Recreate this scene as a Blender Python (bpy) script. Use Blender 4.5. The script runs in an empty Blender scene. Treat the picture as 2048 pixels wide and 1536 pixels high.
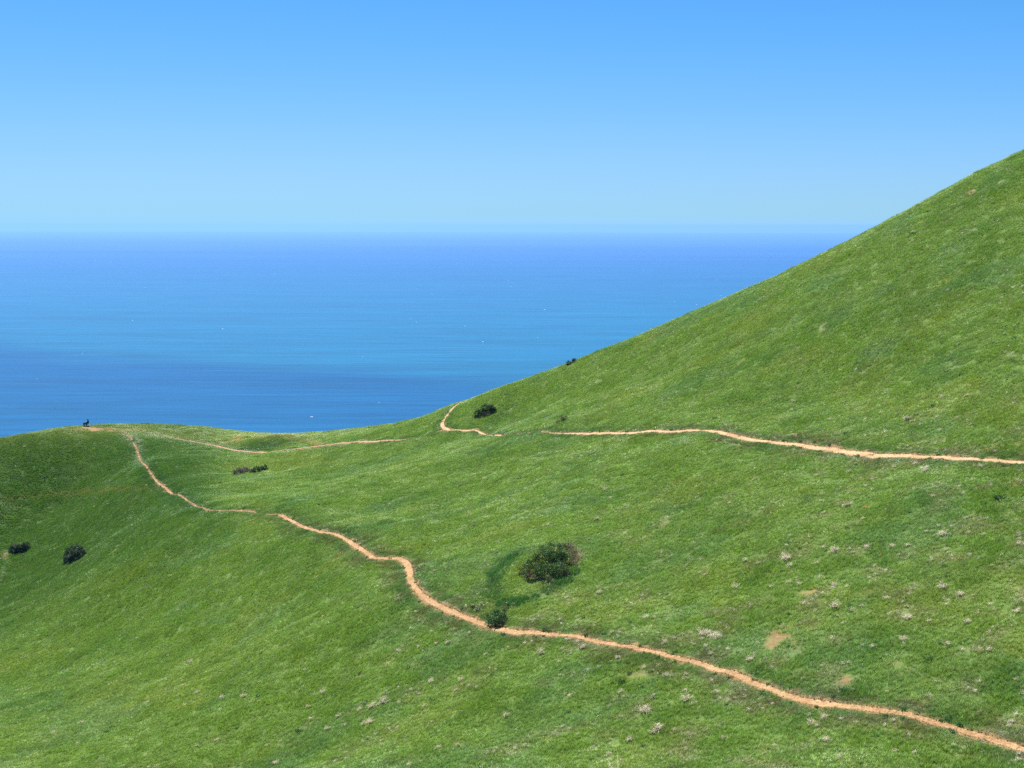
import bpy, math, random
import numpy as np
from mathutils import Vector, Matrix, Euler

sc = bpy.context.scene
COL = sc.collection
RNG = np.random.default_rng(7)
random.seed(7)
R = math.radians

# ------------------------------------------------------------------ camera
F = 2800.0                      # focal length in photo pixels (2048 wide)
CZ = 330.0                      # eye height above the sea
PITCH = math.atan((768 - 450) / F)
cd = bpy.data.cameras.new('camera')
cam = bpy.data.objects.new('camera', cd)
COL.objects.link(cam)
cam.location = (0, 0, CZ)
CR = Matrix.Rotation(R(90) - PITCH, 3, 'X') @ Matrix.Rotation(R(0.13), 3, 'Z')
cam.rotation_euler = CR.to_euler()
cd.sensor_width = 36.0
cd.lens = 36.0 * F / 2048.0
cd.clip_start = 0.5
cd.clip_end = 300000
sc.camera = cam

# ------------------------------------------------------------------ sky and sun
SUN_EL, SUN_AZ = R(60), R(-22)   # azimuth from +Y (straight ahead), negative = to the left
w = bpy.data.worlds.new('World'); sc.world = w; w.use_nodes = True
nt = w.node_tree; nt.nodes.clear()
sky = nt.nodes.new('ShaderNodeTexSky'); sky.sky_type = 'NISHITA'
sky.sun_disc = False
sky.sun_elevation = SUN_EL; sky.sun_rotation = SUN_AZ
sky.altitude = 600; sky.air_density = 1.0; sky.dust_density = 0.0; sky.ozone_density = 10.0
tint = nt.nodes.new('ShaderNodeMix'); tint.data_type = 'RGBA'; tint.blend_type = 'MULTIPLY'
tint.inputs[0].default_value = 1.0
tint.inputs[7].default_value = (0.220, 0.69, 0.85, 1)
bg = nt.nodes.new('ShaderNodeBackground'); bg.inputs[1].default_value = 0.05
out = nt.nodes.new('ShaderNodeOutputWorld')
sep = nt.nodes.new('ShaderNodeSeparateColor'); com = nt.nodes.new('ShaderNodeCombineColor')
pw = nt.nodes.new('ShaderNodeMath'); pw.operation = 'POWER'; pw.inputs[1].default_value = 1.7     # film-like deeper blue
nt.links.new(sky.outputs[0], sep.inputs[0]); nt.links.new(sep.outputs[0], pw.inputs[0]); 
d6 = nt.nodes.new('ShaderNodeMath'); d6.operation = 'DIVIDE'; d6.inputs[1].default_value = 6.0; nt.links.new(sep.outputs[0], d6.inputs[0])
p3 = nt.nodes.new('ShaderNodeMath'); p3.operation = 'POWER'; p3.inputs[1].default_value = 3.0; nt.links.new(d6.outputs[0], p3.inputs[0])
a1_ = nt.nodes.new('ShaderNodeMath'); a1_.operation = 'ADD'; a1_.inputs[1].default_value = 1.0; nt.links.new(p3.outputs[0], a1_.inputs[0])
dv = nt.nodes.new('ShaderNodeMath'); dv.operation = 'DIVIDE'; nt.links.new(pw.outputs[0], dv.inputs[0]); nt.links.new(a1_.outputs[0], dv.inputs[1])
nt.links.new(dv.outputs[0], com.inputs[0])

g1 = nt.nodes.new('ShaderNodeMath'); g1.operation = 'DIVIDE'; g1.inputs[1].default_value = 14.0; nt.links.new(sep.outputs[1], g1.inputs[0])
g2 = nt.nodes.new('ShaderNodeMath'); g2.operation = 'POWER'; g2.inputs[1].default_value = 3.0; nt.links.new(g1.outputs[0], g2.inputs[0])
g3 = nt.nodes.new('ShaderNodeMath'); g3.operation = 'ADD'; g3.inputs[1].default_value = 1.0; nt.links.new(g2.outputs[0], g3.inputs[0])
g4 = nt.nodes.new('ShaderNodeMath'); g4.operation = 'DIVIDE'; nt.links.new(sep.outputs[1], g4.inputs[0]); nt.links.new(g3.outputs[0], g4.inputs[1])
nt.links.new(g4.outputs[0], com.inputs[1]); nt.links.new(sep.outputs[2], com.inputs[2])
nt.links.new(com.outputs[0], tint.inputs[6]); nt.links.new(tint.outputs[2], bg.inputs[0]); nt.links.new(bg.outputs[0], out.inputs[0])

sd = bpy.data.lights.new('sun', 'SUN'); sd.energy = 5.0; sd.angle = R(0.53); sd.color = (1.0, 0.96, 0.9)
sun = bpy.data.objects.new('sun', sd); COL.objects.link(sun)
sv = Vector((math.sin(SUN_AZ) * math.cos(SUN_EL), math.cos(SUN_AZ) * math.cos(SUN_EL), math.sin(SUN_EL)))
sun.rotation_euler = sv.to_track_quat('Z', 'Y').to_euler(); sun.location = (0, 0, CZ + 300)

sc.view_settings.view_transform = 'Standard'
sc.view_settings.look = 'None'
sc.view_settings.exposure = 1.6
sc.view_settings.gamma = 1.0
sc.view_settings.use_curve_mapping = False
sc.cycles.max_bounces = 5
sc.cycles.diffuse_bounces = 2
sc.cycles.glossy_bounces = 2
sc.cycles.transmission_bounces = 2
sc.cycles.volume_bounces = 1
w.cycles.sampling_method = 'NONE'
sc.cycles.transparent_max_bounces = 8
sc.cycles.caustics_reflective = False
sc.cycles.caustics_refractive = False
sc.cycles.sample_clamp_indirect = 4
sc.cycles.use_denoising = False
sc.cycles.use_adaptive_sampling = False

# ------------------------------------------------------------------ helpers
def tag(o, label=None, cat=None, group=None, kind=None):
    if label: o['label'] = label
    if cat: o['category'] = cat
    if group: o['group'] = group
    if kind: o['kind'] = kind
    return o

def mesh_np(name, verts, faces, mat=None, attrs=None, smooth=False, nside=None):
    """verts (n,3); faces (m,k) array of equal sized polygons"""
    me = bpy.data.meshes.new(name)
    verts = np.asarray(verts, dtype=np.float32); faces = np.asarray(faces, dtype=np.int32)
    k = faces.shape[1] if len(faces) else 3
    me.vertices.add(len(verts)); me.vertices.foreach_set('co', verts.ravel())
    if len(faces):
        me.loops.add(faces.size); me.loops.foreach_set('vertex_index', faces.ravel())
        me.polygons.add(len(faces))
        me.polygons.foreach_set('loop_start', np.arange(0, faces.size, k, dtype=np.int32))
        me.polygons.foreach_set('loop_total', np.full(len(faces), k, dtype=np.int32))
        me.polygons.foreach_set('use_smooth', np.full(len(faces), smooth, dtype=bool))
    for nm, (typ, arr) in (attrs or {}).items():
        a = me.attributes.new(nm, typ, 'POINT')
        arr = np.asarray(arr)
        if typ == 'FLOAT_COLOR':
            if arr.shape[1] == 3: arr = np.c_[arr, np.ones(len(arr))]
            a.data.foreach_set('color', arr.astype(np.float32).ravel())
        elif typ == 'FLOAT_VECTOR':
            a.data.foreach_set('vector', arr.astype(np.float32).ravel())
        else:
            a.data.foreach_set('value', arr.astype(np.int32 if typ == 'INT' else np.float32).ravel())
    me.update(calc_edges=True)
    if mat: me.materials.append(mat)
    return me

def obj(name, me, parent=None, loc=None):
    o = bpy.data.objects.new(name, me); COL.objects.link(o)
    if parent: o.parent = parent
    if loc is not None: o.location = loc
    return o

def empty(name, loc, rz=0):
    o = bpy.data.objects.new(name, None); COL.objects.link(o)
    o.location = loc; o.rotation_euler = (0, 0, rz); o.empty_display_size = 0.3
    return o

def _hash(ix, iy, s):
    h = (ix.astype(np.int64) * 374761393 + iy.astype(np.int64) * 668265263 + s * 974634777) & 0xffffffff
    h = ((h ^ (h >> 13)) * 1274126177) & 0xffffffff
    h = h ^ (h >> 16)
    return (h & 0xffffff) / float(0xffffff)

def vnoise(x, y, s=0):
    ix = np.floor(x); iy = np.floor(y); fx = x - ix; fy = y - iy
    ux = fx * fx * fx * (fx * (fx * 6 - 15) + 10); uy = fy * fy * fy * (fy * (fy * 6 - 15) + 10)
    a = _hash(ix, iy, s); b = _hash(ix + 1, iy, s); c = _hash(ix, iy + 1, s); d = _hash(ix + 1, iy + 1, s)
    return (a + (b - a) * ux) * (1 - uy) + (c + (d - c) * ux) * uy

def fbm(x, y, sc_, octv=4, s=0, gain=0.5):
    """0..1, mean .5"""
    x = np.asarray(x, float); y = np.asarray(y, float)
    t = 0; amp = 1; tot = 0; fx = x / sc_; fy = y / sc_
    for i in range(octv):
        ca, sa = math.cos(0.7 * i + 0.3), math.sin(0.7 * i + 0.3)
        t = t + amp * vnoise(fx * ca - fy * sa + 17.3 * i, fx * sa + fy * ca - 9.1 * i, s + i * 13)
        tot += amp; amp *= gain; fx = fx * 2.03; fy = fy * 2.03
    return t / tot

def sstep(a, b, x):
    t = np.clip((x - a) / (b - a), 0, 1); return t * t * (3 - 2 * t)

def ray(u, v):
    """photo pixel -> (x/y, z/y) slopes of its line of sight"""
    d = CR @ Vector(((u - 1024) / F, (768 - v) / F, -1.0))
    return d.x / d.y, d.z / d.y

# ------------------------------------------------------------------ the hill's shape
# surveyed spots of the hillside: photo pixel and distance ahead (m)
SPOTS = [
 (2048,1500,82),(1800,1430,88),(1536,1370,97),(1300,1308,107),(1070,1265,118),(985,1255,121),(900,1222,127),(830,1170,137),
 (810,1120,149),(760,1115,151),(700,1080,162),(620,1055,172),(555,1028,184),(400,1015,198),(380,1006,204),(352,991,213),(330,975,224),(290,930,240),(262,880,262),(235,862,272),
 (2048,925,125),(1750,910,138),(1600,888,148),(1430,862,160),(1300,861,173),(1200,867,183),(1105,866,194),(990,870,212),(885,860,230),
 (810,880,235),(700,887,245),(600,897,252),(500,903,257),(440,895,262),(350,878,268),
 (2048,303,205),(1850,396,209),(1700,478,215),(1550,551,220),(1400,618,225),(1300,662,229),(1200,702,232),(1100,741,236),(1000,777,240),(900,811,246),
 (800,846,262),(720,857,272),(650,864,280),(560,868,288),(450,860,290),(340,850,288),(250,848,284),(125,855,275),(0,877,264),
 (0,950,250),(0,1050,238),(0,1150,222),(0,1250,195),(0,1400,155),(0,1536,125),(150,1100,219),(250,1050,216),(250,1250,170),(250,1536,118),
 (500,1536,110),(500,1250,150),(500,940,238),(500,985,212),(1024,1536,92),(1536,1536,84),(2048,1536,80.5),(750,1536,98),(750,1300,125),
 (750,950,205),(750,1030,178),(1000,1000,165),(1300,1000,145),(1300,1150,124),(1600,1000,130),(1600,1200,110),(1900,1000,120),(1900,1200,102),
 (1100,1130,133),(1900,700,158),(1600,700,180),(1900,500,185),(1300,760,205),(1700,800,160),(1500,800,172),(1000,840,228),
 (130,925,256),(130,1000,246),
]
CP = []
for u, v, D in SPOTS:
    a, e = ray(u, v); CP.append((a * D, D, e * D))
# ground outside the picture: under the eye, nearer slope, far side of the ridge
CP += [(0,20,-9.5),(-20,20,-12),(25,20,-9),(0,45,-21),(-25,45,-24),(30,45,-18),(0,66,-29.5),(30,66,-27.5),(-30,75,-37),(60,60,-20),(-60,70,-42),
       (-100,100,-58),(-110,180,-64),(95,110,-4),(100,180,16),(-75,120,-52),
       (90,240,8),(60,245,-8),(30,262,-24),(5,272,-37),(-30,310,-52),(-60,315,-53),(-90,300,-50),(-105,262,-48),(-95,240,-48),
       (100,300,-20),(50,310,-45),(0,320,-60),(-110,320,-66)]
CP = np.array(CP)

def tps_fit(P, lam=3.0):
    n = len(P); S = 100.0
    X = P[:, :2] / S
    d = np.sqrt(((X[:, None] - X[None]) ** 2).sum(-1)) + 1e-12
    K = d * d * np.log(d); K[np.arange(n), np.arange(n)] = lam * 1e-4
    Q = np.c_[np.ones(n), X]
    A = np.block([[K, Q], [Q.T, np.zeros((3, 3))]])
    c = np.linalg.solve(A, np.r_[P[:, 2], 0, 0, 0])
    return X, c
TX, TC = tps_fit(CP)
def tps(x, y):
    x = np.asarray(x, float).ravel() / 100; y = np.asarray(y, float).ravel() / 100
    o = TC[-3] + TC[-2] * x + TC[-1] * y
    for (px, py), c in zip(TX, TC[:-3]):
        r2 = (x - px) ** 2 + (y - py) ** 2 + 1e-20
        o = o + c * 0.5 * r2 * np.log(r2)
    return o

def bump_at(x, y, cx, cy, rx, ry, h, rot=0.0):
    c, s = math.cos(rot), math.sin(rot)
    dx = x - cx; dy = y - cy
    q = ((dx * c + dy * s) / rx) ** 2 + ((-dx * s + dy * c) / ry) ** 2
    return h * np.exp(-q)

def base(x, y):
    shp = np.shape(x); x = np.ravel(np.asarray(x, float)); y = np.ravel(np.asarray(y, float))
    xc = np.clip(x, -110, 100); yc = np.clip(y, 20, 320)
    z = tps(xc, yc)
    z += -0.45 * np.maximum(y - 320, 0) + 0.39 * np.maximum(20 - y, 0) + 0.22 * np.minimum(np.maximum(x - 100, 0), 8) - 0.30 * np.maximum(-110 - x, 0)
    # gentle rolls, hummocks and cattle-trod unevenness
    m = sstep(50, 70, y)
    z += m * ((fbm(x, y, 22, 3, 5) - 0.5) * 1.3 + (fbm(x, y, 6.5, 3, 9) - 0.5) * 0.55 + (fbm(x, y, 1.7, 2, 21) - 0.5) * 0.16)
    z = np.minimum(np.maximum(z, -CZ - 12), 16)
    return z.reshape(shp)

# mound in the saddle (photo 470..600, 870..903)
ma, me_ = ray(540, 888)
MX, MY = ma * 266, 266
SIL = np.array([(-200,940),(-60,893),(0,877),(60,866),(100,859),(125,855),(160,852),(200,849.5),(250,848),(300,848.5),(340,850),(400,853),(430,857),(450,860),(500,866),(560,868),
 (600,867.5),(650,864),(720,857),(760,851.5),(800,846),(830,839),(860,829),(880,820),(900,811),(930,801),(960,791),(1010,772),(1060,756),(1100,741),(1150,723),(1200,702),(1250,683),(1300,662),(1350,640),(1400,618),(1450,597),
 (1500,575),(1550,554),(1600,530),(1650,506),(1700,481),(1750,455),(1800,429),(1850,402),(1900,375),(1950,347),(2000,324),(2048,301),(2200,225)], float)
sa_, se_ = np.array([ray(u, v) for u, v in SIL]).T
AG = np.linspace(-0.42, 0.42, 240)
YG = np.arange(95, 345, 1.0)
AA, YY = np.meshgrid(AG, YG, indexing='ij')
EE = base(AA * YY, YY) / YY
win = (YY > 190)
Em = np.where(win, EE, -9).max(1); Ys = YG[np.where(win, EE, -9).argmax(1)]
k = np.hanning(13); k /= k.sum()
Ys = np.convolve(np.pad(Ys, 6, mode='edge'), k, 'valid')
DEL = np.interp(AG, sa_, se_) - Em
DEL = np.convolve(np.pad(DEL, 1, mode='edge'), [0.25, 0.5, 0.25], 'valid')

def hgt(x, y):
    x = np.asarray(x, float); y = np.asarray(y, float)
    z = base(x, y)
    yy = np.maximum(y, 5.0); a = x / yy
    d = np.interp(a, AG, DEL); ys = np.interp(a, AG, Ys)
    z = np.minimum(z + yy * d * sstep(0.72, 0.96, yy / ys) * (1 - sstep(420, 700, yy)), 20)
    # the mound: steep towards the eye, level behind
    z = z + bump_at(x, y, MX, MY + 1.5, 6.2, 3.0, .85)
    return z

YR = np.arange(62, 330, 0.2)
def at(u, v):
    """where the line of sight through a photo pixel meets the hill (world x, y, z)"""
    a, e = ray(u, v)
    et = hgt(a * YR, YR) / YR
    hit = np.nonzero(et >= e)[0]
    i = hit[0] if len(hit) else int(et[650:].argmax()) + 650
    y = YR[i]
    return a * y, y, float(hgt(a * y, y))

def zat(x, y): return float(hgt(x, y))

# ------------------------------------------------------------------ footpaths (centre lines)
def curve_pts(px, w_, n_per=6):
    """polyline through photo pixels -> resampled world xy with widths"""
    P = np.array([at(u, v)[:2] for u, v in px]); W = (np.array(w_, float) if np.ndim(w_) else np.full(len(px), float(w_))) * .79
    # Catmull-Rom
    Q = np.vstack([2 * P[0] - P[1], P, 2 * P[-1] - P[-2]]); out = []; ow = []
    for i in range(1, len(Q) - 2):
        for t in np.linspace(0, 1, 12, endpoint=False):
            a, b, c, d = Q[i - 1], Q[i], Q[i + 1], Q[i + 2]
            out.append(0.5 * ((2 * b) + (-a + c) * t + (2 * a - 5 * b + 4 * c - d) * t * t + (-a + 3 * b - 3 * c + d) * t ** 3))
            ow.append(W[i - 1] + (W[i] - W[i - 1]) * t)
    out.append(P[-1]); ow.append(W[-1])
    out = np.array(out); ow = np.array(ow)
    s = np.r_[0, np.cumsum(np.hypot(*np.diff(out, axis=0).T))]
    t = np.arange(0, s[-1], 0.22)
    return np.c_[np.interp(t, s, out[:, 0]), np.interp(t, s, out[:, 1])], np.interp(t, s, ow)

PATHS = {
 'lower': ([(2120,1522),(2048,1499),(1940,1466),(1850,1441),(1760,1421),(1700,1412),(1640,1406),(1580,1393),(1520,1371),(1480,1352),(1420,1334),(1360,1317),(1300,1303),(1240,1290),(1180,1279),(1120,1270),(1070,1265),(1030,1264),(990,1255),(940,1239),(900,1222),(870,1207),(845,1191),(830,1174),(822,1157),(819,1140),(812,1125),(797,1117),(770,1117),(745,1115),(725,1100),(700,1083),(670,1068),(640,1063),(610,1055),(585,1042),(565,1031),(545,1029),(524,1029),(505,1022),(480,1021),(440,1021),(410,1018),(380,1005),(350,990),(325,972),(305,950),(288,928),(276,905),(268,888),(262,876),(250,868)],
           [.75]*5+[.9,.95,.8,.85,.9,.8]+[.75]*5+[.95,1.1,1.0,.85]+[.85]*4+[.95,1.0,1.0,.9,.75,.8,.85,.85]+[.8]*5+[.5,.02,.45,.6,.55,.5,.5,.55,.6,.55,.5,.48,.45,.4,.3,.2]),
 'upper': ([(2120,928),(2048,924),(1980,919),(1900,915),(1820,912),(1750,910),(1700,904),(1660,897),(1600,889),(1540,884),(1500,879),(1460,870),(1430,863),(1380,860),(1330,863),(1280,864),(1240,866),(1200,867),(1150,867),(1106,866),(1060,866),(1020,869),(996,870),(960,865),(925,861),(897,860)],
           [1.0]*4+[1.1,1.25,1.35,1.3,1.15,1.0,1.1,1.2,1.2]+[1.0]*4+[.9,.8,.45,.3,.3,.8,.85,.9,.9]),
 'branch': ([(897,860),(888,855),(885,846),(892,834),(901,822),(912,811),(926,801),(938,796),(955,792.5)], [.95,.9,.8,.75,.7,.7,.7,.9,.9]),
 'saddle': ([(885,862),(860,868),(830,875),(802,881),(760,883),(720,884),(690,887),(660,890),(630,894),(590,899),(550,903),(500,904),(470,901),(445,896),(425,891),(395,886),(360,880),(330,875),(300,866)],
            [.3,.12,.12,.5,.8,.85,.75,.75,.75,.75,.7,.75,.9,1.0,.7,.35,.3,.2,.1]),
}
PLINES = {k_: curve_pts(*v_) for k_, v_ in PATHS.items()}

# fine height grid
DX = 0.36
def stretch(a, b, step, lo, hi):
    fine = np.arange(a, b + step * .5, step); l = []; s = step; p = a
    while p > lo: s *= 1.17; p -= s; l.append(p)
    r = []; s = step; p = fine[-1]
    while p < hi: s *= 1.17; p += s; r.append(p)
    return np.r_[l[::-1], fine, r], len(l), len(fine)
xs, x0i, nxf = stretch(-112, 96, DX, -1500, 900)
ys, y0i, nyf = stretch(72, 300, DX, -250, 1500)
XF, YF = xs[x0i:x0i + nxf], ys[y0i:y0i + nyf]
DIST = np.full((nxf, nyf), 9.0)       # metres from the edge of the nearest path
for nm, (P, W) in PLINES.items():
    for (px, py), ww in zip(P[::2], W[::2]):
        if ww < .17: ww = -.7
        i0 = int((px - XF[0] - 4) / DX); i1 = i0 + int(8 / DX) + 1; j0 = int((py - YF[0] - 4) / DX); j1 = j0 + int(8 / DX) + 1
        i0 = max(i0, 0); j0 = max(j0, 0); i1 = min(i1, nxf); j1 = min(j1, nyf)
        if i1 <= i0 or j1 <= j0: continue
        g = np.hypot(XF[i0:i1, None] - px, YF[None, j0:j1] - py) - ww / 2
        DIST[i0:i1, j0:j1] = np.minimum(DIST[i0:i1, j0:j1], g)
def pdist(x, y):
    i = np.clip(((x - XF[0]) / DX), 0, nxf - 1.001); j = np.clip(((y - YF[0]) / DX), 0, nyf - 1.001)
    ii = i.astype(int); jj = j.astype(int); a = i - ii; b = j - jj
    return (DIST[ii, jj] * (1 - a) + DIST[ii + 1, jj] * a) * (1 - b) + (DIST[ii, jj + 1] * (1 - a) + DIST[ii + 1, jj + 1] * a) * b

# ------------------------------------------------------------------ turf colour place by place, some shade and sheen painted in
def poly_world(px): return np.array([at(u, v)[:2] for u, v in px])
def near_poly(x, y, P, wid):
    d = np.full(np.shape(x), 1e9)
    for a, b in zip(P[:-1], P[1:]):
        ab = b - a; L = (ab ** 2).sum() + 1e-9
        t = np.clip(((x - a[0]) * ab[0] + (y - a[1]) * ab[1]) / L, 0, 1)
        d = np.minimum(d, np.hypot(x - a[0] - t * ab[0], y - a[1] - t * ab[1]))
    return np.exp(-(d / wid) ** 2)
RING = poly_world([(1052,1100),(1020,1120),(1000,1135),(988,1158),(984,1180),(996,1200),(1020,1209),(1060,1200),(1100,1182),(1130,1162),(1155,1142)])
OLDTRACK = poly_world([(0,996),(60,992),(120,985),(170,980),(230,979),(280,979),(325,974)])
SOIL = [(1035,866,14,4,.9),(1060,862,12,4,.7),(1085,856,6,5,.9),(1046,861,6,3,.8),(1600,868,18,4,.6),(1560,872,8,3,.5),(1960,903,60,5,.75),(1850,905,30,4,.4),
        (1745,922,8,4,.9),(1490,885,16,4,.5),(1270,876,20,3,.5),(2035,968,14,5,.9),(2003,1009,4,3,.9),(1560,1275,26,20,.85),(1545,1290,18,12,.8),(1690,1362,14,10,.8),(1775,1328,22,5,.7),
        (1940,386,9,4,.85),(1900,440,20,5,.5),(1590,1285,14,14,.5),(2043,1445,10,6,.9),(1520,1528,10,6,.8),(1508,1380,14,5,.8),(180,1090,3,3,.5),(235,1098,8,3,.4),(250,1325,6,3,.4),
        (1000,1265,14,2,.5),(660,1078,5,3,.8),(690,1090,8,3,.5),(760,1120,18,3,.7),(830,1185,8,4,.7),(850,1213,8,4,.7),(1620,1185,24,6,.5),(1745,1180,22,6,.6),
        (200,858,40,3,.9),(175,857,25,3,.8),(300,868,30,4,.3),(440,888,6,3,.7),(468,882,4,2,.8),(480,874,14,3,.55),(1350,968,10,6,.35),(1345,1045,40,12,.22),(960,935,14,8,.35),
        (1640,905,20,3,.5),(1000,895,10,3,.4),(60,1125,12,8,.4),(10,1110,10,6,.45),(540,1370,6,4,.4),(645,1357,6,5,.7),(775,1330,8,4,.5),(395,1400,10,5,.35),(185,1530,6,4,.8),(2020,1300,16,8,.35),(1810,1340,12,5,.5)]
SOILW = []
for u, v, ru, rv, s_ in SOIL:
    x_, y_, z_ = at(u, v)
    _, y2, _ = at(u, v - rv)
    SOILW.append((x_, y_, ru / F * y_, max(0.35, min(abs(y2 - y_), 5.0)), s_))
SUNNY = np.array([0.190, 0.325, 0.058]); LUSH_SHADE = np.array([0.090, 0.215, 0.030]); PALE = np.array([0.310, 0.420, 0.150])
YELL = np.array([0.300, 0.360, 0.070]); EARTH = np.array([0.20, 0.110, 0.055]); BLUEG = np.array([0.130, 0.270, 0.105])
FAINT = [(poly_world([(440,894),(415,889),(390,884),(350,876),(320,870),(290,864),(250,859)]), .9, .55), (poly_world([(266,884),(258,872),(240,864),(215,858),(180,856),(150,858)]), .9, .6),
         (poly_world([(470,884),(478,874),(500,870),(540,872),(580,874),(610,880),(640,888),(660,890)]), .9, .5), (poly_world([(440,892),(460,882),(478,876)]), .5, .5)]
SPUR = poly_world([(20,868),(130,861),(260,858),(380,866),(480,872),(600,874),(700,868)])

def turf(x, y):
    """-> colour (n,3), height factor, bareness, dryness"""
    ca, sa = math.cos(0.75), math.sin(0.75)
    lx, ly = x * ca + y * sa, -x * sa + y * ca            # wind-combed streak direction
    st = fbm(lx / 3.2, ly, 1.6, 3, 51)
    big = fbm(x, y, 19, 3, 31); mid = fbm(x, y, 5.0, 3, 33); sm = fbm(x, y, 1.5, 2, 35)
    c = SUNNY[None] * np.ones((len(x), 1))
    def mx(c, col, t): t = np.clip(t, 0, 1)[:, None]; return c * (1 - t) + col[None] * t
    c = mx(c, LUSH_SHADE, sstep(.46, .74, mid * .5 + big * .5) * .5)
    c = mx(c, PALE, sstep(.48, .80, st * .7 + big * .3) * .26)  # sheen of the wind-combed grass painted in as pale streaks
    c = mx(c, YELL, sstep(.55, .80, fbm(x, y, 9, 3, 71)) * .28)
    c = mx(c, BLUEG, sstep(.54, .76, fbm(x, y, 7, 3, 73)) * .4)
    flank = sstep(-0.19, -0.235, x / y) * sstep(160, 215, y)
    c = mx(c, LUSH_SHADE * .85, flank * .85)  # moister green plus painted shade on the flank turned from the sun
    sp = near_poly(x, y, SPUR, 9.0) * sstep(255, 268, y)
    c = mx(c, np.array([.28, .34, .09]), sp * .38)
    for T_, w_, k_ in FAINT: c = mx(c, np.array([.42, .32, .14]), near_poly(x, y, T_, w_) * k_)
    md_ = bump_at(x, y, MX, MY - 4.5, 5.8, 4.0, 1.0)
    c = mx(c, LUSH_SHADE * .7, np.minimum(md_ * 1.5, 1) * .95)  # shade on the mound's eye-facing side, put into the turf colour
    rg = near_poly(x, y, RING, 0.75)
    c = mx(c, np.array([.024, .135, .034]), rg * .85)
    dn = fbm(x, y, 2.2, 3, 77)
    dry = sstep(.56, .74, dn) * (0.25 + 0.75 * sstep(160, 95, y)) * (.35 + .65 * sstep(-0.2, 0.15, x / y))
    c = mx(c, np.array([.30, .29, .16]), dry * .5)
    c = mx(c, np.array([.26, .26, .08]), near_poly(x, y, OLDTRACK, 0.5) * .5)
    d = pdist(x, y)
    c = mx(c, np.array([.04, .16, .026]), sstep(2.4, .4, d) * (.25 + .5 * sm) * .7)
    c = mx(c, np.array([.20, .18, .09]), sstep(3.2, 1.0, d) * sstep(.42, .62, fbm(x, y, 1.3, 2, 57)) * .55 * sstep(200, 150, y))
    bare = 0.22 * sstep(.72, .84, fbm(x, y, 3.1, 3, 91)) * sstep(-.3, .1, x / y)
    for sx, sy, rx, ry, s_ in SOILW:
        m = (np.abs(x - sx) < 3 * rx) & (np.abs(y - sy) < 3 * ry)
        if m.any():
            q = ((x[m] - sx) / rx) ** 2 + ((y[m] - sy) / ry) ** 2
            bare[m] = np.maximum(bare[m], s_ * np.exp(-q) * (.5 + 1.1 * sm[m]))
    bare = np.maximum(bare, sstep(.30, .0, d + (sm - .5) * .8) * .8)
    h = np.maximum(sstep(-.3, 1.6, d) ** .7, .6) * (.75 + .6 * sm) * (.8 + .5 * mid) * (1 + .5 * rg) * (1 - .35 * sp) * (1 + .5 * sstep(.62, .8, fbm(x, y, 1.1, 2, 99)))
    return c * np.array([.92, .955, .96]), h, np.clip(bare, 0, 1), dry

# ------------------------------------------------------------------ materials
def mat_new(name):
    m = bpy.data.materials.new(name); m.use_nodes = True; n = m.node_tree; n.nodes.clear()
    return m, n, n.nodes, n.links
def mixrgb(nodes, links, a, b, f, mode='MIX'):
    mx = nodes.new('ShaderNodeMix'); mx.data_type = 'RGBA'; mx.blend_type = mode
    for s, v in ((0, f), (6, a), (7, b)):
        if isinstance(v, bpy.types.NodeSocket): links.new(v, mx.inputs[s])
        elif s == 0: mx.inputs[0].default_value = v
        else: mx.inputs[s].default_value = (*v, 1)
    return mx.outputs[2]
def noise(nodes, links, scale, detail=4, rough=.55, vec=None, dist=0):
    n = nodes.new('ShaderNodeTexNoise'); n.inputs['Scale'].default_value = scale; n.inputs['Detail'].default_value = detail
    n.inputs['Roughness'].default_value = rough; n.inputs['Distortion'].default_value = dist
    if vec is not None: links.new(vec, n.inputs['Vector'])
    return n.outputs[0]
def ramp(nodes, links, src, stops):
    r = nodes.new('ShaderNodeValToRGB'); e = r.color_ramp.elements
    while len(e) < len(stops): e.new(.5)
    for k_, (p, c) in enumerate(stops): e[k_].position = p; e[k_].color = (*c, 1) if len(c) == 3 else c
    links.new(src, r.inputs[0]); return r.outputs[0]

def ground_mat():
    m, n, N, L = mat_new('turf_ground')
    at_ = N.new('ShaderNodeAttribute'); at_.attribute_name = 'gcol'
    geo = N.new('ShaderNodeNewGeometry')
    nz = noise(N, L, 2.6, 6, .7, geo.outputs['Position'])
    v = ramp(N, L, nz, [(.3, (.62,) * 3), (.7, (1.3,) * 3)])
    col = mixrgb(N, L, at_.outputs['Color'], v, 1.0, 'MULTIPLY')
    p = N.new('ShaderNodeBsdfPrincipled'); p.inputs['Roughness'].default_value = .95; p.inputs['Specular IOR Level'].default_value = .15
    L.new(col, p.inputs['Base Color'])
    b = N.new('ShaderNodeBump'); b.inputs['Distance'].default_value = .12; b.inputs['Strength'].default_value = .8
    L.new(noise(N, L, 9, 4, .6, geo.outputs['Position']), b.inputs['Height']); L.new(b.outputs[0], p.inputs['Normal'])
    o = N.new('ShaderNodeOutputMaterial'); L.new(p.outputs[0], o.inputs[0]); return m

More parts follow.
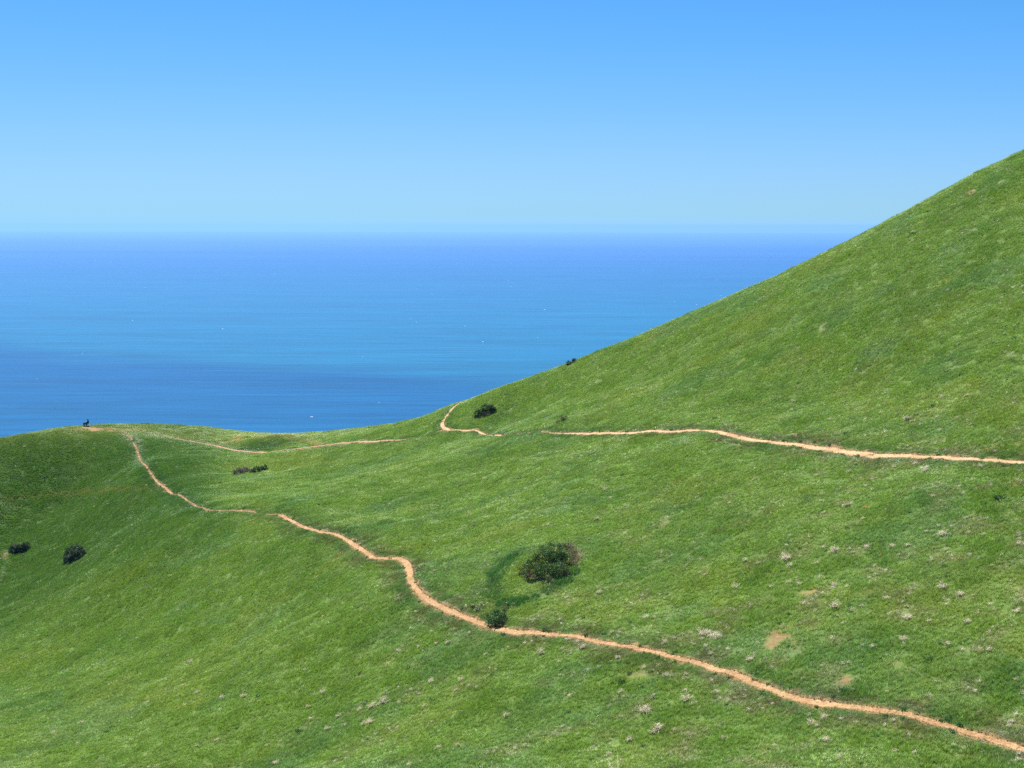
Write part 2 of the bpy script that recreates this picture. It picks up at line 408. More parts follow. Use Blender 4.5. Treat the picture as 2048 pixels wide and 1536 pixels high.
def blade_mat(name, inst=True, tint_=(1, 1, 1), col=None, trans=.35, gl=.03):
    """thin leaves: diffuse + light passing through"""
    m, n, N, L = mat_new(name)
    if inst:
        a1 = N.new('ShaderNodeAttribute'); a1.attribute_type = 'INSTANCER'; a1.attribute_name = 'gcol'; c = a1.outputs['Color']
    else:
        rgb = N.new('ShaderNodeRGB'); rgb.outputs[0].default_value = (*col, 1); c = rgb.outputs[0]
    a2 = N.new('ShaderNodeAttribute'); a2.attribute_name = 'bv'
    c = mixrgb(N, L, c, a2.outputs['Color'], 1.0, 'MULTIPLY')
    d = N.new('ShaderNodeBsdfDiffuse'); L.new(c, d.inputs[0])
    t = N.new('ShaderNodeBsdfTranslucent')
    tc = mixrgb(N, L, c, (1.02, 1.02, .6), 1.0, 'MULTIPLY'); L.new(tc, t.inputs[0])
    ms = N.new('ShaderNodeMixShader'); ms.inputs[0].default_value = trans
    L.new(d.outputs[0], ms.inputs[1]); L.new(t.outputs[0], ms.inputs[2])
    g = N.new('ShaderNodeBsdfGlossy'); g.inputs['Roughness'].default_value = .45; g.inputs[0].default_value = (.9, .95, 1, 1)
    m2 = N.new('ShaderNodeMixShader'); m2.inputs[0].default_value = gl
    L.new(ms.outputs[0], m2.inputs[1]); L.new(g.outputs[0], m2.inputs[2])
    o = N.new('ShaderNodeOutputMaterial'); L.new(m2.outputs[0], o.inputs[0]); return m

def dirt_mat(name='trodden_red_earth', k=(1, 1, 1)):
    m, n, N, L = mat_new(name)
    geo = N.new('ShaderNodeNewGeometry')
    c1 = ramp(N, L, noise(N, L, .5, 4, .6, geo.outputs['Position']), [(.35, (.212, .130, .063)), (.65, (.288, .190, .099))])
    c2 = ramp(N, L, noise(N, L, 5.0, 6, .7, geo.outputs['Position']), [(.34, (.58, .52, .46)), (.6, (1.15, 1.15, 1.15))])
    col = mixrgb(N, L, mixrgb(N, L, c1, c2, 1.0, 'MULTIPLY'), k, 1.0, 'MULTIPLY')
    p = N.new('ShaderNodeBsdfPrincipled'); p.inputs['Roughness'].default_value = .95; p.inputs['Specular IOR Level'].default_value = .1
    L.new(col, p.inputs['Base Color'])
    b = N.new('ShaderNodeBump'); b.inputs['Distance'].default_value = .08; b.inputs['Strength'].default_value = .9
    L.new(noise(N, L, 6, 6, .7, geo.outputs['Position']), b.inputs['Height']); L.new(b.outputs[0], p.inputs['Normal'])
    o = N.new('ShaderNodeOutputMaterial'); L.new(p.outputs[0], o.inputs[0]); return m

def plain_mat(name, col, rough=.8, var=.25, scale=8, spec=.3):
    m, n, N, L = mat_new(name)
    tcn = N.new('ShaderNodeTexCoord')
    v = ramp(N, L, noise(N, L, scale, 4, .6, tcn.outputs['Object']), [(.3, (1 - var,) * 3), (.7, (1 + var,) * 3)])
    p = N.new('ShaderNodeBsdfPrincipled'); p.inputs['Roughness'].default_value = rough; p.inputs['Specular IOR Level'].default_value = spec
    L.new(mixrgb(N, L, col, v, 1.0, 'MULTIPLY'), p.inputs['Base Color'])
    o = N.new('ShaderNodeOutputMaterial'); L.new(p.outputs[0], o.inputs[0]); return m

M_GROUND = ground_mat(); M_BLADE = blade_mat('grass_blades'); M_DIRT = dirt_mat(); M_DIRT2 = dirt_mat('dry_packed_earth', (1.22, 1.33, 1.45))

# ------------------------------------------------------------------ ground sheet
GX, GY = np.meshgrid(xs, ys, indexing='ij')
HZ = hgt(GX, GY)
hz_f = HZ[x0i:x0i + nxf, y0i:y0i + nyf]
hz_f -= 0.16 * sstep(.12, -.25, DIST)              # the paths are worn into the turf
nx, ny = len(xs), len(ys)
HIGHEST = float(HZ[np.abs(GX) < 1000].max()) if True else 0
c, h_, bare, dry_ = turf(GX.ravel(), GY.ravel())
soilc = EARTH[None] * (.75 + .5 * fbm(GX.ravel(), GY.ravel(), .8, 2, 3))[:, None]
thatch = np.array([.16, .17, .06])
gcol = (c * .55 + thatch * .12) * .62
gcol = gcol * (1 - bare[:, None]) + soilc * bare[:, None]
idx = np.arange(nx * ny).reshape(nx, ny)
faces = np.stack([idx[:-1, :-1], idx[1:, :-1], idx[1:, 1:], idx[:-1, 1:]], -1).reshape(-1, 4)
verts = np.c_[GX.ravel(), GY.ravel(), HZ.ravel() + CZ]
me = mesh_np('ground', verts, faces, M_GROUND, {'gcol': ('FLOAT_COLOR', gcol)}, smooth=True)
ground = tag(obj('ground', me), 'steep green coastal hillside sloping down to a saddle and a rounded knoll', kind='structure')
def gz(x, y):
    """height of the ground sheet (world z)"""
    return CZ + hgt(x, y) - 0.16 * sstep(.12, -.25, pdist(np.asarray(x, float), np.asarray(y, float)))

# ------------------------------------------------------------------ paths
PLAB = {'lower': 'lower reddish dirt footpath winding from the bottom right up to the knoll',
        'upper': 'upper reddish dirt footpath running level across the right hillside to the fork',
        'branch': 'short dirt footpath branching up round the ridge edge above the sea',
        'saddle': 'thin dirt footpath curving under the grassy mound in the saddle'}
lift = {'lower': .03, 'upper': .03, 'branch': .036, 'saddle': .15}
for nm, (P, W) in PLINES.items():
    T = np.gradient(P, axis=0); T /= np.hypot(T[:, 0], T[:, 1])[:, None] + 1e-9; Nn = np.c_[-T[:, 1], T[:, 0]]
    s = np.arange(len(P)) * .22; sd_ = {'lower': 1, 'upper': 2, 'branch': 3, 'saddle': 4}[nm]
    jl = (fbm(s, s * 0 + sd_, 1.6, 4, 11, .5) - .5) * .7; jr = (fbm(s, s * 0 + sd_ + 50, 1.6, 4, 12, .5) - .5) * .7
    wl = W / 2 * (1 + jl); wr = W / 2 * (1 + jr)
    offs = [(-1.25, -1), (-1, 0), (-.6, 1), (-.2, 2), (.2, 2), (.6, 1), (1, 0), (1.25, -1)]
    hc = hgt(P[:, 0], P[:, 1]); V = []
    for o_, kk in offs:
        ww = (wl if o_ < 0 else wr) * abs(o_); q = P + Nn * (np.sign(o_) * ww)[:, None]
        hq = hgt(q[:, 0], q[:, 1])
        z = hc + (hq - hc) * .75 + lift[nm] - .07
        if kk == 2: z = z - .02
        if kk == -1: z = z - .22
        z = z - .35 * (W < .16)
        z = z + (fbm(q[:, 0], q[:, 1], .45, 2, 8) - .5) * .07
        V.append(np.c_[q, z + CZ])
    V = np.stack(V, 1); K = V.shape[1]; ii = np.arange(len(P) * K).reshape(len(P), K)
    fc = np.stack([ii[:-1, :-1], ii[:-1, 1:], ii[1:, 1:], ii[1:, :-1]], -1).reshape(-1, 4)
    me = mesh_np('path', V.reshape(-1, 3), fc, M_DIRT2 if nm in ('upper', 'branch') else M_DIRT, smooth=True)
    tag(obj('path', me), PLAB[nm], kind='structure')

# ------------------------------------------------------------------ the sea
def sea_mat():
    m, n, N, L = mat_new('sea_water')
    geo = N.new('ShaderNodeNewGeometry'); P_ = geo.outputs['Position']
    def mp(sx, sy, rot=0):
        q = N.new('ShaderNodeMapping'); q.inputs['Scale'].default_value = (sx, sy, 1); q.inputs['Rotation'].default_value = (0, 0, rot)
        L.new(P_, q.inputs['Vector']); return q.outputs[0]
    patch = noise(N, L, 1.0, 3, .5, mp(.00008, .00028, .05), .6)
    streak = noise(N, L, 1.0, 5, .6, mp(.0006, .006, .03))
    c1 = ramp(N, L, patch, [(.40, (.001, .036, .098)), (.52, (.001, .045, .112)), (.62, (.002, .053, .120))])
    c2 = ramp(N, L, streak, [(.3, (.86,) * 3), (.7, (1.14,) * 3)])
    # silty, paler water in a belt some kilometres out, with a slanting edge on the left
    sx = N.new('ShaderNodeSeparateXYZ'); L.new(P_, sx.inputs[0])
    wob = N.new('ShaderNodeMath'); wob.operation = 'MULTIPLY_ADD'; L.new(noise(N, L, 1.0, 4, .6, mp(.0006, .0011, .3), .8), wob.inputs[0]); wob.inputs[1].default_value = 1200; L.new(sx.outputs[1], wob.inputs[2])
    sl = N.new('ShaderNodeMath'); sl.operation = 'MULTIPLY_ADD'; L.new(sx.outputs[0], sl.inputs[0]); sl.inputs[1].default_value = .6; L.new(wob.outputs[0], sl.inputs[2])
    mr = N.new('ShaderNodeMapRange'); mr.inputs[1].default_value = 3000; mr.inputs[2].default_value = 14000; L.new(sl.outputs[0], mr.inputs[0])
    belt = ramp(N, L, mr.outputs[0], [(.037, (0, 0, 0)), (.07, (1, 1, 1)), (.26, (1, 1, 1)), (1.0, (0, 0, 0))])
    c1 = mixrgb(N, L, c1, (.004, .070, .130), belt)
    col = mixrgb(N, L, c1, c2, 1.0, 'MULTIPLY')
    rip = ramp(N, L, noise(N, L, 1.0, 5, .65, mp(.0035, .030, .06)), [(.3, (.74,) * 3), (.7, (1.24,) * 3)])
    col = mixrgb(N, L, col, rip, 1.0, 'MULTIPLY')
    p = N.new('ShaderNodeBsdfPrincipled'); p.inputs['Roughness'].default_value = .3; p.inputs['IOR'].default_value = 1.25; p.inputs['Specular IOR Level'].default_value = .12
    L.new(col, p.inputs['Base Color'])
    b = N.new('ShaderNodeBump'); b.inputs['Distance'].default_value = 1.0; b.inputs['Strength'].default_value = 1.0
    h1 = noise(N, L, 1.0, 6, .62, mp(.010, .030, .10)); h2 = noise(N, L, 1.0, 3, .6, mp(.10, .22, -.2))
    ad = N.new('ShaderNodeMath'); ad.operation = 'MULTIPLY_ADD'; L.new(h1, ad.inputs[0]); ad.inputs[1].default_value = 3.0
    sc2 = N.new('ShaderNodeMath'); sc2.operation = 'MULTIPLY'; L.new(h2, sc2.inputs[0]); sc2.inputs[1].default_value = .15; L.new(sc2.outputs[0], ad.inputs[2])
    L.new(ad.outputs[0], b.inputs['Height']); L.new(b.outputs[0], p.inputs['Normal'])
    o = N.new('ShaderNodeOutputMaterial'); L.new(p.outputs[0], o.inputs[0]); return m
SR = 65000.0
rings = [0, 600, 1500, 3000, 6000, 12000, 25000, 45000, SR]; ns = 96
V = [(0, 0, 0)]; Fc = []
for r_ in rings[1:]:
    for i in range(ns): V.append((r_ * math.cos(2 * math.pi * i / ns), r_ * math.sin(2 * math.pi * i / ns), 0))
for k_ in range(len(rings) - 2):
    for i in range(ns):
        a = 1 + k_ * ns + i; b = 1 + k_ * ns + (i + 1) % ns
        Fc.append((a, b, b + ns, a + ns))
bm_f = Fc + [(0, 1 + i, 1 + (i + 1) % ns) for i in range(ns)]
me = bpy.data.meshes.new('sea'); me.from_pydata(V, [], bm_f); me.materials.append(sea_mat())
tag(obj('sea', me), 'open blue ocean reaching to the hazy horizon', kind='structure')
# whitecaps: little crests of foam on the sea
Vw = []; Fw = []
M_FOAM = plain_mat('sea_foam', (.8, .85, .88), .6, .05, 1)
for i in range(170):
    e = -(0.022 + 0.125 * random.random() ** 1.3); y = -CZ / e; x = (random.random() * 1.0 - .42) * y * .9
    cl = fbm(np.array([x]), np.array([y]), 700, 2, 4)[0]
    if cl < .4: continue
    ln = random.uniform(1.6, 4.0) * (1.0 if random.random() < .93 else 1.8) * (.6 + y / 9000); wd = random.uniform(.7, 1.4) * (.6 + y / 6000); hh = random.uniform(.3, .7)
    b0 = len(Vw); n_ = 6
    for j in range(n_ + 1):
        t = j / n_; w_ = wd * math.sin(math.pi * (t * .9 + .05)); jx = x + (t - .5) * ln; jy = y + math.sin(t * 5 + i) * .8
        Vw += [(jx, jy - w_ / 2, .05), (jx, jy, .1 + hh * math.sin(math.pi * (t * .9 + .05))), (jx, jy + w_ / 2, .05)]
    for j in range(n_):
        q = b0 + j * 3; Fw += [(q, q + 3, q + 4, q + 1), (q + 1, q + 4, q + 5, q + 2)]
me = bpy.data.meshes.new('whitecaps'); me.from_pydata(Vw, [], Fw); me.materials.append(M_FOAM)
tag(obj('whitecaps', me), 'tiny white foam crests scattered over the blue sea', 'foam', kind='stuff')

# ------------------------------------------------------------------ haze
HTOP = max(CZ, CZ + HIGHEST) + 3
hb = SR + 500
me = bpy.data.meshes.new('haze')
me.from_pydata([(x, y, z) for z in (-16, HTOP) for x, y in ((-hb, -hb), (hb, -hb), (hb, hb), (-hb, hb))], [],
               [(0, 3, 2, 1), (4, 5, 6, 7), (0, 1, 5, 4), (1, 2, 6, 5), (2, 3, 7, 6), (3, 0, 4, 7)])
m, n, N, L = mat_new('sea_haze')
pv = N.new('ShaderNodeVolumePrincipled'); pv.inputs['Color'].default_value = (.195, .385, .80, 1); pv.inputs['Density'].default_value = 3.8e-5; pv.inputs['Anisotropy'].default_value = 0.35
o = N.new('ShaderNodeOutputMaterial'); L.new(pv.outputs[0], o.inputs['Volume']); me.materials.append(m)
tag(obj('haze', me), 'thin pale blue sea haze over the ocean', kind='stuff')

# ------------------------------------------------------------------ grass (ground cover)
def blades(n, rad, hmin, hmax, width, lean, cols, rng, square=False, wind=(1, 0), curl=.5, segs=2, flat=0.0):
    """n tapering, bent blades on a disc -> verts, tri faces, per-vertex colour"""
    if square: px = rng.uniform(-rad, rad, n); py = rng.uniform(-rad, rad, n)
    else:
        rr = rad * np.sqrt(rng.random(n)); an = rng.random(n) * 2 * np.pi; px, py = rr * np.cos(an), rr * np.sin(an)
    hh = rng.uniform(hmin, hmax, n); an = rng.random(n) * 2 * np.pi
    lx = np.cos(an) * lean + wind[0] * curl; ly = np.sin(an) * lean + wind[1] * curl
    wa = rng.random(n) * np.pi; wx, wy = np.cos(wa), np.sin(wa); ww = width * rng.uniform(.6, 1.3, n)
    V = np.zeros((n, 5, 3))
    for j, (t, k_) in enumerate(((0, 1), (0, -1), (.55, .8), (.55, -.8), (1, 0))):
        bend = t ** 1.7 * hh
        V[:, j, 0] = px + lx * bend + wx * ww * k_ / 2; V[:, j, 1] = py + ly * bend + wy * ww * k_ / 2
        V[:, j, 2] = hh * t * (1 - flat) - .03
    base_ = np.arange(n)[:, None] * 5
    tri = np.stack([base_ + np.array([[0, 1, 3]]), base_ + np.array([[0, 3, 2]]), base_ + np.array([[2, 3, 4]])], 1).reshape(-1, 3)
    cc = cols(rng, n); C = np.repeat(cc[:, None], 5, 1)
    return V.reshape(-1, 3), tri, C.reshape(-1, 3)

def cols_green(rng, n):
    b = rng.uniform(.6, 1.45, n); c = np.c_[b * rng.uniform(.85, 1.2, n), b, b * rng.uniform(.7, 1.3, n)]
    q_ = rng.random(n) < .07; c[q_] = c[q_] * np.array([1.25, .72, .8]); k_ = rng.random(n) < .06; c[k_] = np.array([2.1, 1.35, 2.0]) * rng.uniform(.7, 1.2, (k_.sum(), 1)); return c
GC = bpy.data.collections.new('grass_sources')
def src(name, V, T, C, mat=M_BLADE):
    me = mesh_np(name, V, T, mat, {'bv': ('FLOAT_COLOR', C)}); o = bpy.data.objects.new(name, me); GC.objects.link(o); return o
rg_ = np.random.default_rng(3)
def merged(lst):
    V = []; T = []; C = []; o_ = 0
    for v, t, c_ in lst: V.append(v); T.append(t + o_); C.append(c_); o_ += len(v)
    return np.vstack(V), np.vstack(T), np.vstack(C)
NBIG = 6
for i in range(NBIG):
    lst = [blades(760, .98, .06, .15, .022, .45, cols_green, rg_, curl=.35)]
    for q in range(20):                     # tussocks make the sward uneven
        a_ = rg_.random() * 6.28; r_ = .85 * math.sqrt(rg_.random()); v, t, c_ = blades(22, .09, .10, .24, .020, .75, cols_green, rg_, curl=.45)
        v = v + np.array([r_ * math.cos(a_), r_ * math.sin(a_), 0]); lst.append((v, t, c_ * rg_.uniform(.75, 1.25)))
    src('a%02d' % i, *merged(lst))
NSM = 5
for i in range(NSM):
    src('b%02d' % i, *blades(60, .24, .06, .20, .020, .6, cols_green, rg_, curl=.3))

def slope(x, y, d=.6):
    return (hgt(x + d, y) - hgt(x - d, y)) / (2 * d), (hgt(x, y + d) - hgt(x, y - d)) / (2 * d)
def rot_align(nx_, ny_, nz_, yaw):
    """euler (XYZ) that tips +Z onto the normal after a yaw"""
    # R = Rtilt * Rz(yaw); build matrices, then extract euler
    n = np.stack([nx_, ny_, nz_], -1); n /= np.linalg.norm(n, axis=1)[:, None]
    v = np.c_[-n[:, 1], n[:, 0], 0 * n[:, 0]]; c_ = n[:, 2]; k_ = 1 / (1 + c_)
    Rm = np.zeros((len(n), 3, 3))
    Rm[:, 0, 0] = v[:, 0] ** 2 * k_ + c_; Rm[:, 0, 1] = v[:, 0] * v[:, 1] * k_; Rm[:, 0, 2] = v[:, 1]
    Rm[:, 1, 0] = Rm[:, 0, 1]; Rm[:, 1, 1] = v[:, 1] ** 2 * k_ + c_; Rm[:, 1, 2] = -v[:, 0]
    Rm[:, 2, 0] = -v[:, 1]; Rm[:, 2, 1] = v[:, 0]; Rm[:, 2, 2] = c_
    cz, sz = np.cos(yaw), np.sin(yaw); Z = np.zeros_like(Rm); Z[:, 0, 0] = cz; Z[:, 0, 1] = -sz; Z[:, 1, 0] = sz; Z[:, 1, 1] = cz; Z[:, 2, 2] = 1
    M = Rm @ Z
    return np.c_[np.arctan2(M[:, 2, 1], M[:, 2, 2]), -np.arcsin(np.clip(M[:, 2, 0], -1, 1)), np.arctan2(M[:, 1, 0], M[:, 0, 0])]

def visible(x, y, pad=8):
    a = x / y; ysil = np.interp(a, AG, Ys)
    e = hgt(x, y) / y
    return (np.abs(a) < .41) & (y < ysil + pad) & (e > -.41)

def lattice(step, x0, x1, y0, y1, jit=.5):
    gx, gy = np.meshgrid(np.arange(x0, x1, step), np.arange(y0, y1, step)); gx = gx.ravel(); gy = gy.ravel()
    return gx + RNG.uniform(-jit, jit, len(gx)) * step, gy + RNG.uniform(-jit, jit, len(gx)) * step

def scatter(name, x, y, scl, rot, idx_, col, label, cat, coll, zoff=-.0):
    V = np.c_[x, y, gz(x, y) + zoff]
    me = mesh_np(name, V, np.zeros((0, 3), int), None, {'scl': ('FLOAT_VECTOR', scl), 'rot': ('FLOAT_VECTOR', rot), 'pick': ('INT', idx_), 'gcol': ('FLOAT_COLOR', col)})
    o = obj(name, me)
    g = bpy.data.node_groups.new(name, 'GeometryNodeTree')
    g.interface.new_socket('Geometry', in_out='INPUT', socket_type='NodeSocketGeometry'); g.interface.new_socket('Geometry', in_out='OUTPUT', socket_type='NodeSocketGeometry')
    N = g.nodes; L = g.links; gi = N.new('NodeGroupInput'); go = N.new('NodeGroupOutput')
    m2p = N.new('GeometryNodeMeshToPoints'); L.new(gi.outputs[0], m2p.inputs[0])
    ci = N.new('GeometryNodeCollectionInfo'); ci.inputs[0].default_value = coll; ci.inputs[1].default_value = True; ci.inputs[2].default_value = True
    iop = N.new('GeometryNodeInstanceOnPoints'); L.new(m2p.outputs[0], iop.inputs['Points']); L.new(ci.outputs[0], iop.inputs['Instance']); iop.inputs['Pick Instance'].default_value = True
    def na(nm, typ):
        q = N.new('GeometryNodeInputNamedAttribute'); q.data_type = typ; q.inputs[0].default_value = nm; return q.outputs[0]
    L.new(na('pick', 'INT'), iop.inputs['Instance Index'])
    e2r = N.new('FunctionNodeEulerToRotation'); L.new(na('rot', 'FLOAT_VECTOR'), e2r.inputs[0]); L.new(e2r.outputs[0], iop.inputs['Rotation'])
    L.new(na('scl', 'FLOAT_VECTOR'), iop.inputs['Scale']); L.new(iop.outputs[0], go.inputs[0])
    md = o.modifiers.new('scatter', 'NODES'); md.node_group = g
    tag(o, label, cat, kind='stuff'); return o

WIND = 0.75
x, y = lattice(1.0, -112, 96, 72, 300); mk = visible(x, y); x, y = x[mk], y[mk]
d = pdist(x, y); c_, h_, b_, dr_ = turf(x, y)
mk = (d > .85) & (RNG.random(len(x)) > b_ * 1.1); x, y, c_, h_, b_ = x[mk], y[mk], c_[mk], h_[mk], b_[mk]
n1 = len(x)
x2, y2 = lattice(.27, -112, 96, 72, 300); d = pdist(x2, y2)
mk = (d > .10) & (d < 1.25); x2, y2, d = x2[mk], y2[mk], d[mk]; mk = visible(x2, y2); x2, y2, d = x2[mk], y2[mk], d[mk]
c2, h2, b2, _ = turf(x2, y2)
keep = RNG.random(len(x2)) < np.clip(sstep(.08, .32, d + RNG.normal(0, .06, len(d))) * (1.0 - .35 * b2), 0, 1)
x2, y2, c2, h2 = x2[keep], y2[keep], c2[keep], h2[keep]; n2 = len(x2)
# small tufts also fill bare-ish soil spots
X = np.r_[x, x2]; Y = np.r_[y, y2]
C = np.vstack([c_, c2 * .72]) * RNG.uniform(.92, 1.08, (n1 + n2, 1))
Hh = np.r_[h_, h2 * 1.0]
sxv, syv = slope(X, Y)
Hh = Hh * (1 - .5 * sstep(238, 246, Y) * sstep(2.0, .8, pdist(X, Y)))
yaw = WIND + RNG.normal(0, .45, len(X))
rot = rot_align(-sxv * .85, -syv * .85, np.ones(len(X)), yaw)
far = sstep(110, 250, Y)
xy = np.r_[np.full(n1, 1.0), np.full(n2, 1.0)] * RNG.uniform(.85, 1.15, len(X)) * (1 + .12 * far)
scl = np.c_[xy, xy, Hh * (1 + .15 * far)]
pick = np.r_[RNG.integers(0, NBIG, n1), NBIG + RNG.integers(0, NSM, n2)]
scatter('grass', X, Y, scl, rot, pick, C, 'short green spring grass covering the whole hillside', 'grass', GC)
print('grass patches', n1, n2, 'top', HIGHEST)
# ------------------------------------------------------------------ things on the hill
def tube(p0, p1, r0, r1, k=5):
    p0 = np.array(p0, float); p1 = np.array(p1, float); d = p1 - p0; d /= np.linalg.norm(d) + 1e-9
    a = np.cross(d, [0, 0, 1] if abs(d[2]) < .9 else [1, 0, 0]); a /= np.linalg.norm(a); b = np.cross(d, a)
    an = np.arange(k) * 2 * np.pi / k; ring = np.cos(an)[:, None] * a + np.sin(an)[:, None] * b
    V = np.vstack([p0 + ring * r0, p1 + ring * r1]); F = [(i, (i + 1) % k, k + (i + 1) % k) for i in range(k)] + [(i, k + (i + 1) % k, k + i) for i in range(k)]
    return V, np.array(F)
def twigs(spots, n, rng, length, r=.012, spread=.8, cols=((.30, .25, .20), (.16, .12, .10))):
    V = []; F = []; C = []; o_ = 0
    for _ in range(n):
        sx, sy, sz, rad, hh = spots[rng.integers(len(spots))]
        an = rng.random() * 6.28; q = rad * .6 * math.sqrt(rng.random())
        p = np.array([sx + q * math.cos(an), sy + q * math.sin(an), sz - .03]); d = np.array([rng.normal(0, spread), rng.normal(0, spread), 1.0]); d /= np.linalg.norm(d)
        L_ = length * hh * rng.uniform(.5, 1.1); rr = r * rng.uniform(.6, 1.4); col = np.array(cols[rng.integers(len(cols))]) * rng.uniform(.7, 1.3)
        for s_ in range(2):
            p1 = p + d * L_ / 2; v, f = tube(p, p1, rr, rr * .6, 3); V.append(v); F.append(f + o_); C.append(np.repeat(col[None], len(v), 0)); o_ += len(v)
            for _k in range(2):
                d2 = d + rng.normal(0, .55, 3); d2 /= np.linalg.norm(d2); v, f = tube(p1, p1 + d2 * L_ * .35, rr * .5, rr * .2, 3); V.append(v); F.append(f + o_); C.append(np.repeat(col[None], len(v), 0)); o_ += len(v)
            p = p1; rr *= .6; d = d + rng.normal(0, .35, 3); d /= np.linalg.norm(d)
    return np.vstack(V), np.vstack(F), np.vstack(C)
def leaves(spots, dens, rng, size, base_col, hi_col=None, hi=.12, inner=.45):
    """sprigs of small leaves filling low domes; spots = (x, y, z, radius, height)"""
    V = []; C = []
    for sx, sy, sz, rad, hh in spots:
        n = int(dens * rad * rad * (1 + hh))
        ncl = max(6, n // 62)                       # leaf clumps with gaps between
        d = rng.normal(size=(ncl, 3)); d /= np.linalg.norm(d, axis=1)[:, None]; d[:, 2] = np.abs(d[:, 2]) * 1.1 - .12
        q = rng.uniform(inner, 1.05, ncl) ** .6
        cc = np.c_[sx + d[:, 0] * rad * q, sy + d[:, 1] * rad * q, sz + np.maximum(d[:, 2], 0.02) * hh * q]
        tone = rng.uniform(.3, 2.0, ncl); yel = rng.random(ncl) < hi
        k_ = 62; cid = np.repeat(np.arange(ncl), k_)
        p = cc[cid] + rng.normal(0, 1, (len(cid), 3)) * np.array([.15, .15, .12]) * (.45 + .55 * min(1, rad))
        m = len(p); s_ = size * rng.uniform(.6, 1.4, m)
        nrm = rng.normal(size=(m, 3)); nrm[:, 2] = np.abs(nrm[:, 2]) + .3; nrm /= np.linalg.norm(nrm, axis=1)[:, None]
        a = np.cross(nrm, rng.normal(size=(m, 3))); a /= np.linalg.norm(a, axis=1)[:, None]; b = np.cross(nrm, a)
        quad = np.stack([p - a * s_[:, None], p - b * s_[:, None] * .5, p + a * s_[:, None], p + b * s_[:, None] * .5], 1)
        col = np.array(base_col)[None] * (tone[cid] * rng.uniform(.7, 1.3, m))[:, None]
        if hi_col is not None: y_ = yel[cid]; col[y_] = np.array(hi_col)[None] * rng.uniform(.7, 1.3, (y_.sum(), 1))
        V.append(quad.reshape(-1, 3)); C.append(np.repeat(col, 4, 0))
    V = np.vstack(V); C = np.vstack(C); return V, np.arange(len(V)).reshape(-1, 4), C
M_LEAF = blade_mat('shrub_leaves', inst=False, col=(.95, .95, .95), trans=.22, gl=.012)
M_TWIG = blade_mat('dry_twigs', inst=False, col=(.85, .85, .85), trans=.0, gl=0.0)
def G(x, y): return float(gz(np.array([float(x)]), np.array([float(y)]))[0])
def shrub(name, label, lobes, leaf_col, hi_col=None, hi=.12, dead=None, size=.05, dens=1500, cat='bush', group=None, seed=0, nt=None, tw=((.30, .25, .20), (.16, .12, .10))):
    """lobes: (photo u, v of the ground under it, radius m, height m)"""
    rng = np.random.default_rng(100 + seed)
    L3 = [(*at(u, v)[:2], r, h) for u, v, r, h in lobes]
    cx = float(np.mean([l[0] for l in L3])); cy = float(np.mean([l[1] for l in L3])); cz = G(cx, cy)
    e = empty(name, (cx, cy, cz)); tag(e, label, cat, group)
    sp = [(x - cx, y - cy, G(x, y) - cz, r, h) for x, y, r, h in L3]
    if leaf_col is not None:
        V, F_, C_ = leaves(sp, dens, rng, size, leaf_col, hi_col, hi)
        obj('foliage', mesh_np('foliage', V, F_, M_LEAF, {'bv': ('FLOAT_COLOR', C_)}), e)
    V, F_, C_ = twigs(sp, nt or int(22 * len(sp)), rng, .8, cols=tw)
    obj('branches', mesh_np('branches', V, F_, M_TWIG, {'bv': ('FLOAT_COLOR', C_)}), e)['kind'] = 'stuff'
    if dead:
        L4 = [(*at(u, v)[:2], r, h) for u, v, r, h in dead]; s4 = [(x - cx, y - cy, G(x, y) - cz, r, h) for x, y, r, h in L4]
        V, F_, C_ = twigs(s4, 90 * len(s4), rng, 1.0, r=.014, spread=.9, cols=((.30, .23, .17), (.20, .15, .12), (.42, .34, .23)))
        o = obj('dead_twigs', mesh_np('dead_twigs', V, F_, M_TWIG, {'bv': ('FLOAT_COLOR', C_)}), e); o['label'] = 'bare grey brown dead twigs round the edge'; o['kind'] = 'stuff'
    return e

DG = (.034, .078, .018); DK = (.024, .052, .016); YG = (.17, .20, .02)
shrub('coyote_bush', 'large dark green bush with yellowish tips and dead grey twigs above the lower path',
      [(1066,1149,.95,1.2),(1090,1152,1.1,1.4),(1118,1149,1.0,1.4),(1078,1134,1.1,1.5),(1104,1132,1.2,1.7),(1128,1130,1.0,1.4),(1094,1119,1.1,1.3),(1116,1117,1.0,1.3),(1062,1138,.7,1.0),(1104,1110,.8,1.3),(1088,1112,.7,1.1),(1122,1104,.6,.9),(1050,1142,.6,.8),
       (1040,1152,.35,.5),(1053,1163,.4,.5),(1068,1164,.35,.45),(1094,1163,.5,.6)],
      DG, YG, .16, dead=[(1146,1132,.5,.8),(1150,1120,.6,1.0),(1146,1108,.6,.9),(1136,1097,.5,.7),(1058,1158,.6,.7),(1074,1160,.5,.6),(1044,1150,.4,.4),(1100,1165,.4,.5),(1056,1144,.4,.7),(1132,1150,.5,.6)], seed=1, dens=1500)
shrub('pathside_bush', 'dense dark green bush at the upper edge of the lower path', [(986,1249,.55,1.0),(998,1249,.6,1.1),(1004,1241,.5,1.0),(980,1241,.5,.8),(992,1238,.55,1.0)], (.026, .075, .020), (.09, .19, .04), .2, seed=2, dens=1900)
shrub('scrubby_plant', 'small scrubby plant of dark stems and grey seed heads left of the pathside bush', [(946,1216,.3,.45),(955,1219,.35,.5),(963,1214,.3,.45)], (.06, .10, .03), (.40, .42, .26), .3, seed=3, size=.035)
shrub('scrubby_plant', 'thin twiggy plant just above the pathside bush on its right', [(1009,1222,.25,.6),(1013,1216,.25,.5)], (.07, .10, .035), (.34, .34, .2), .3, seed=4, size=.03, dens=700)
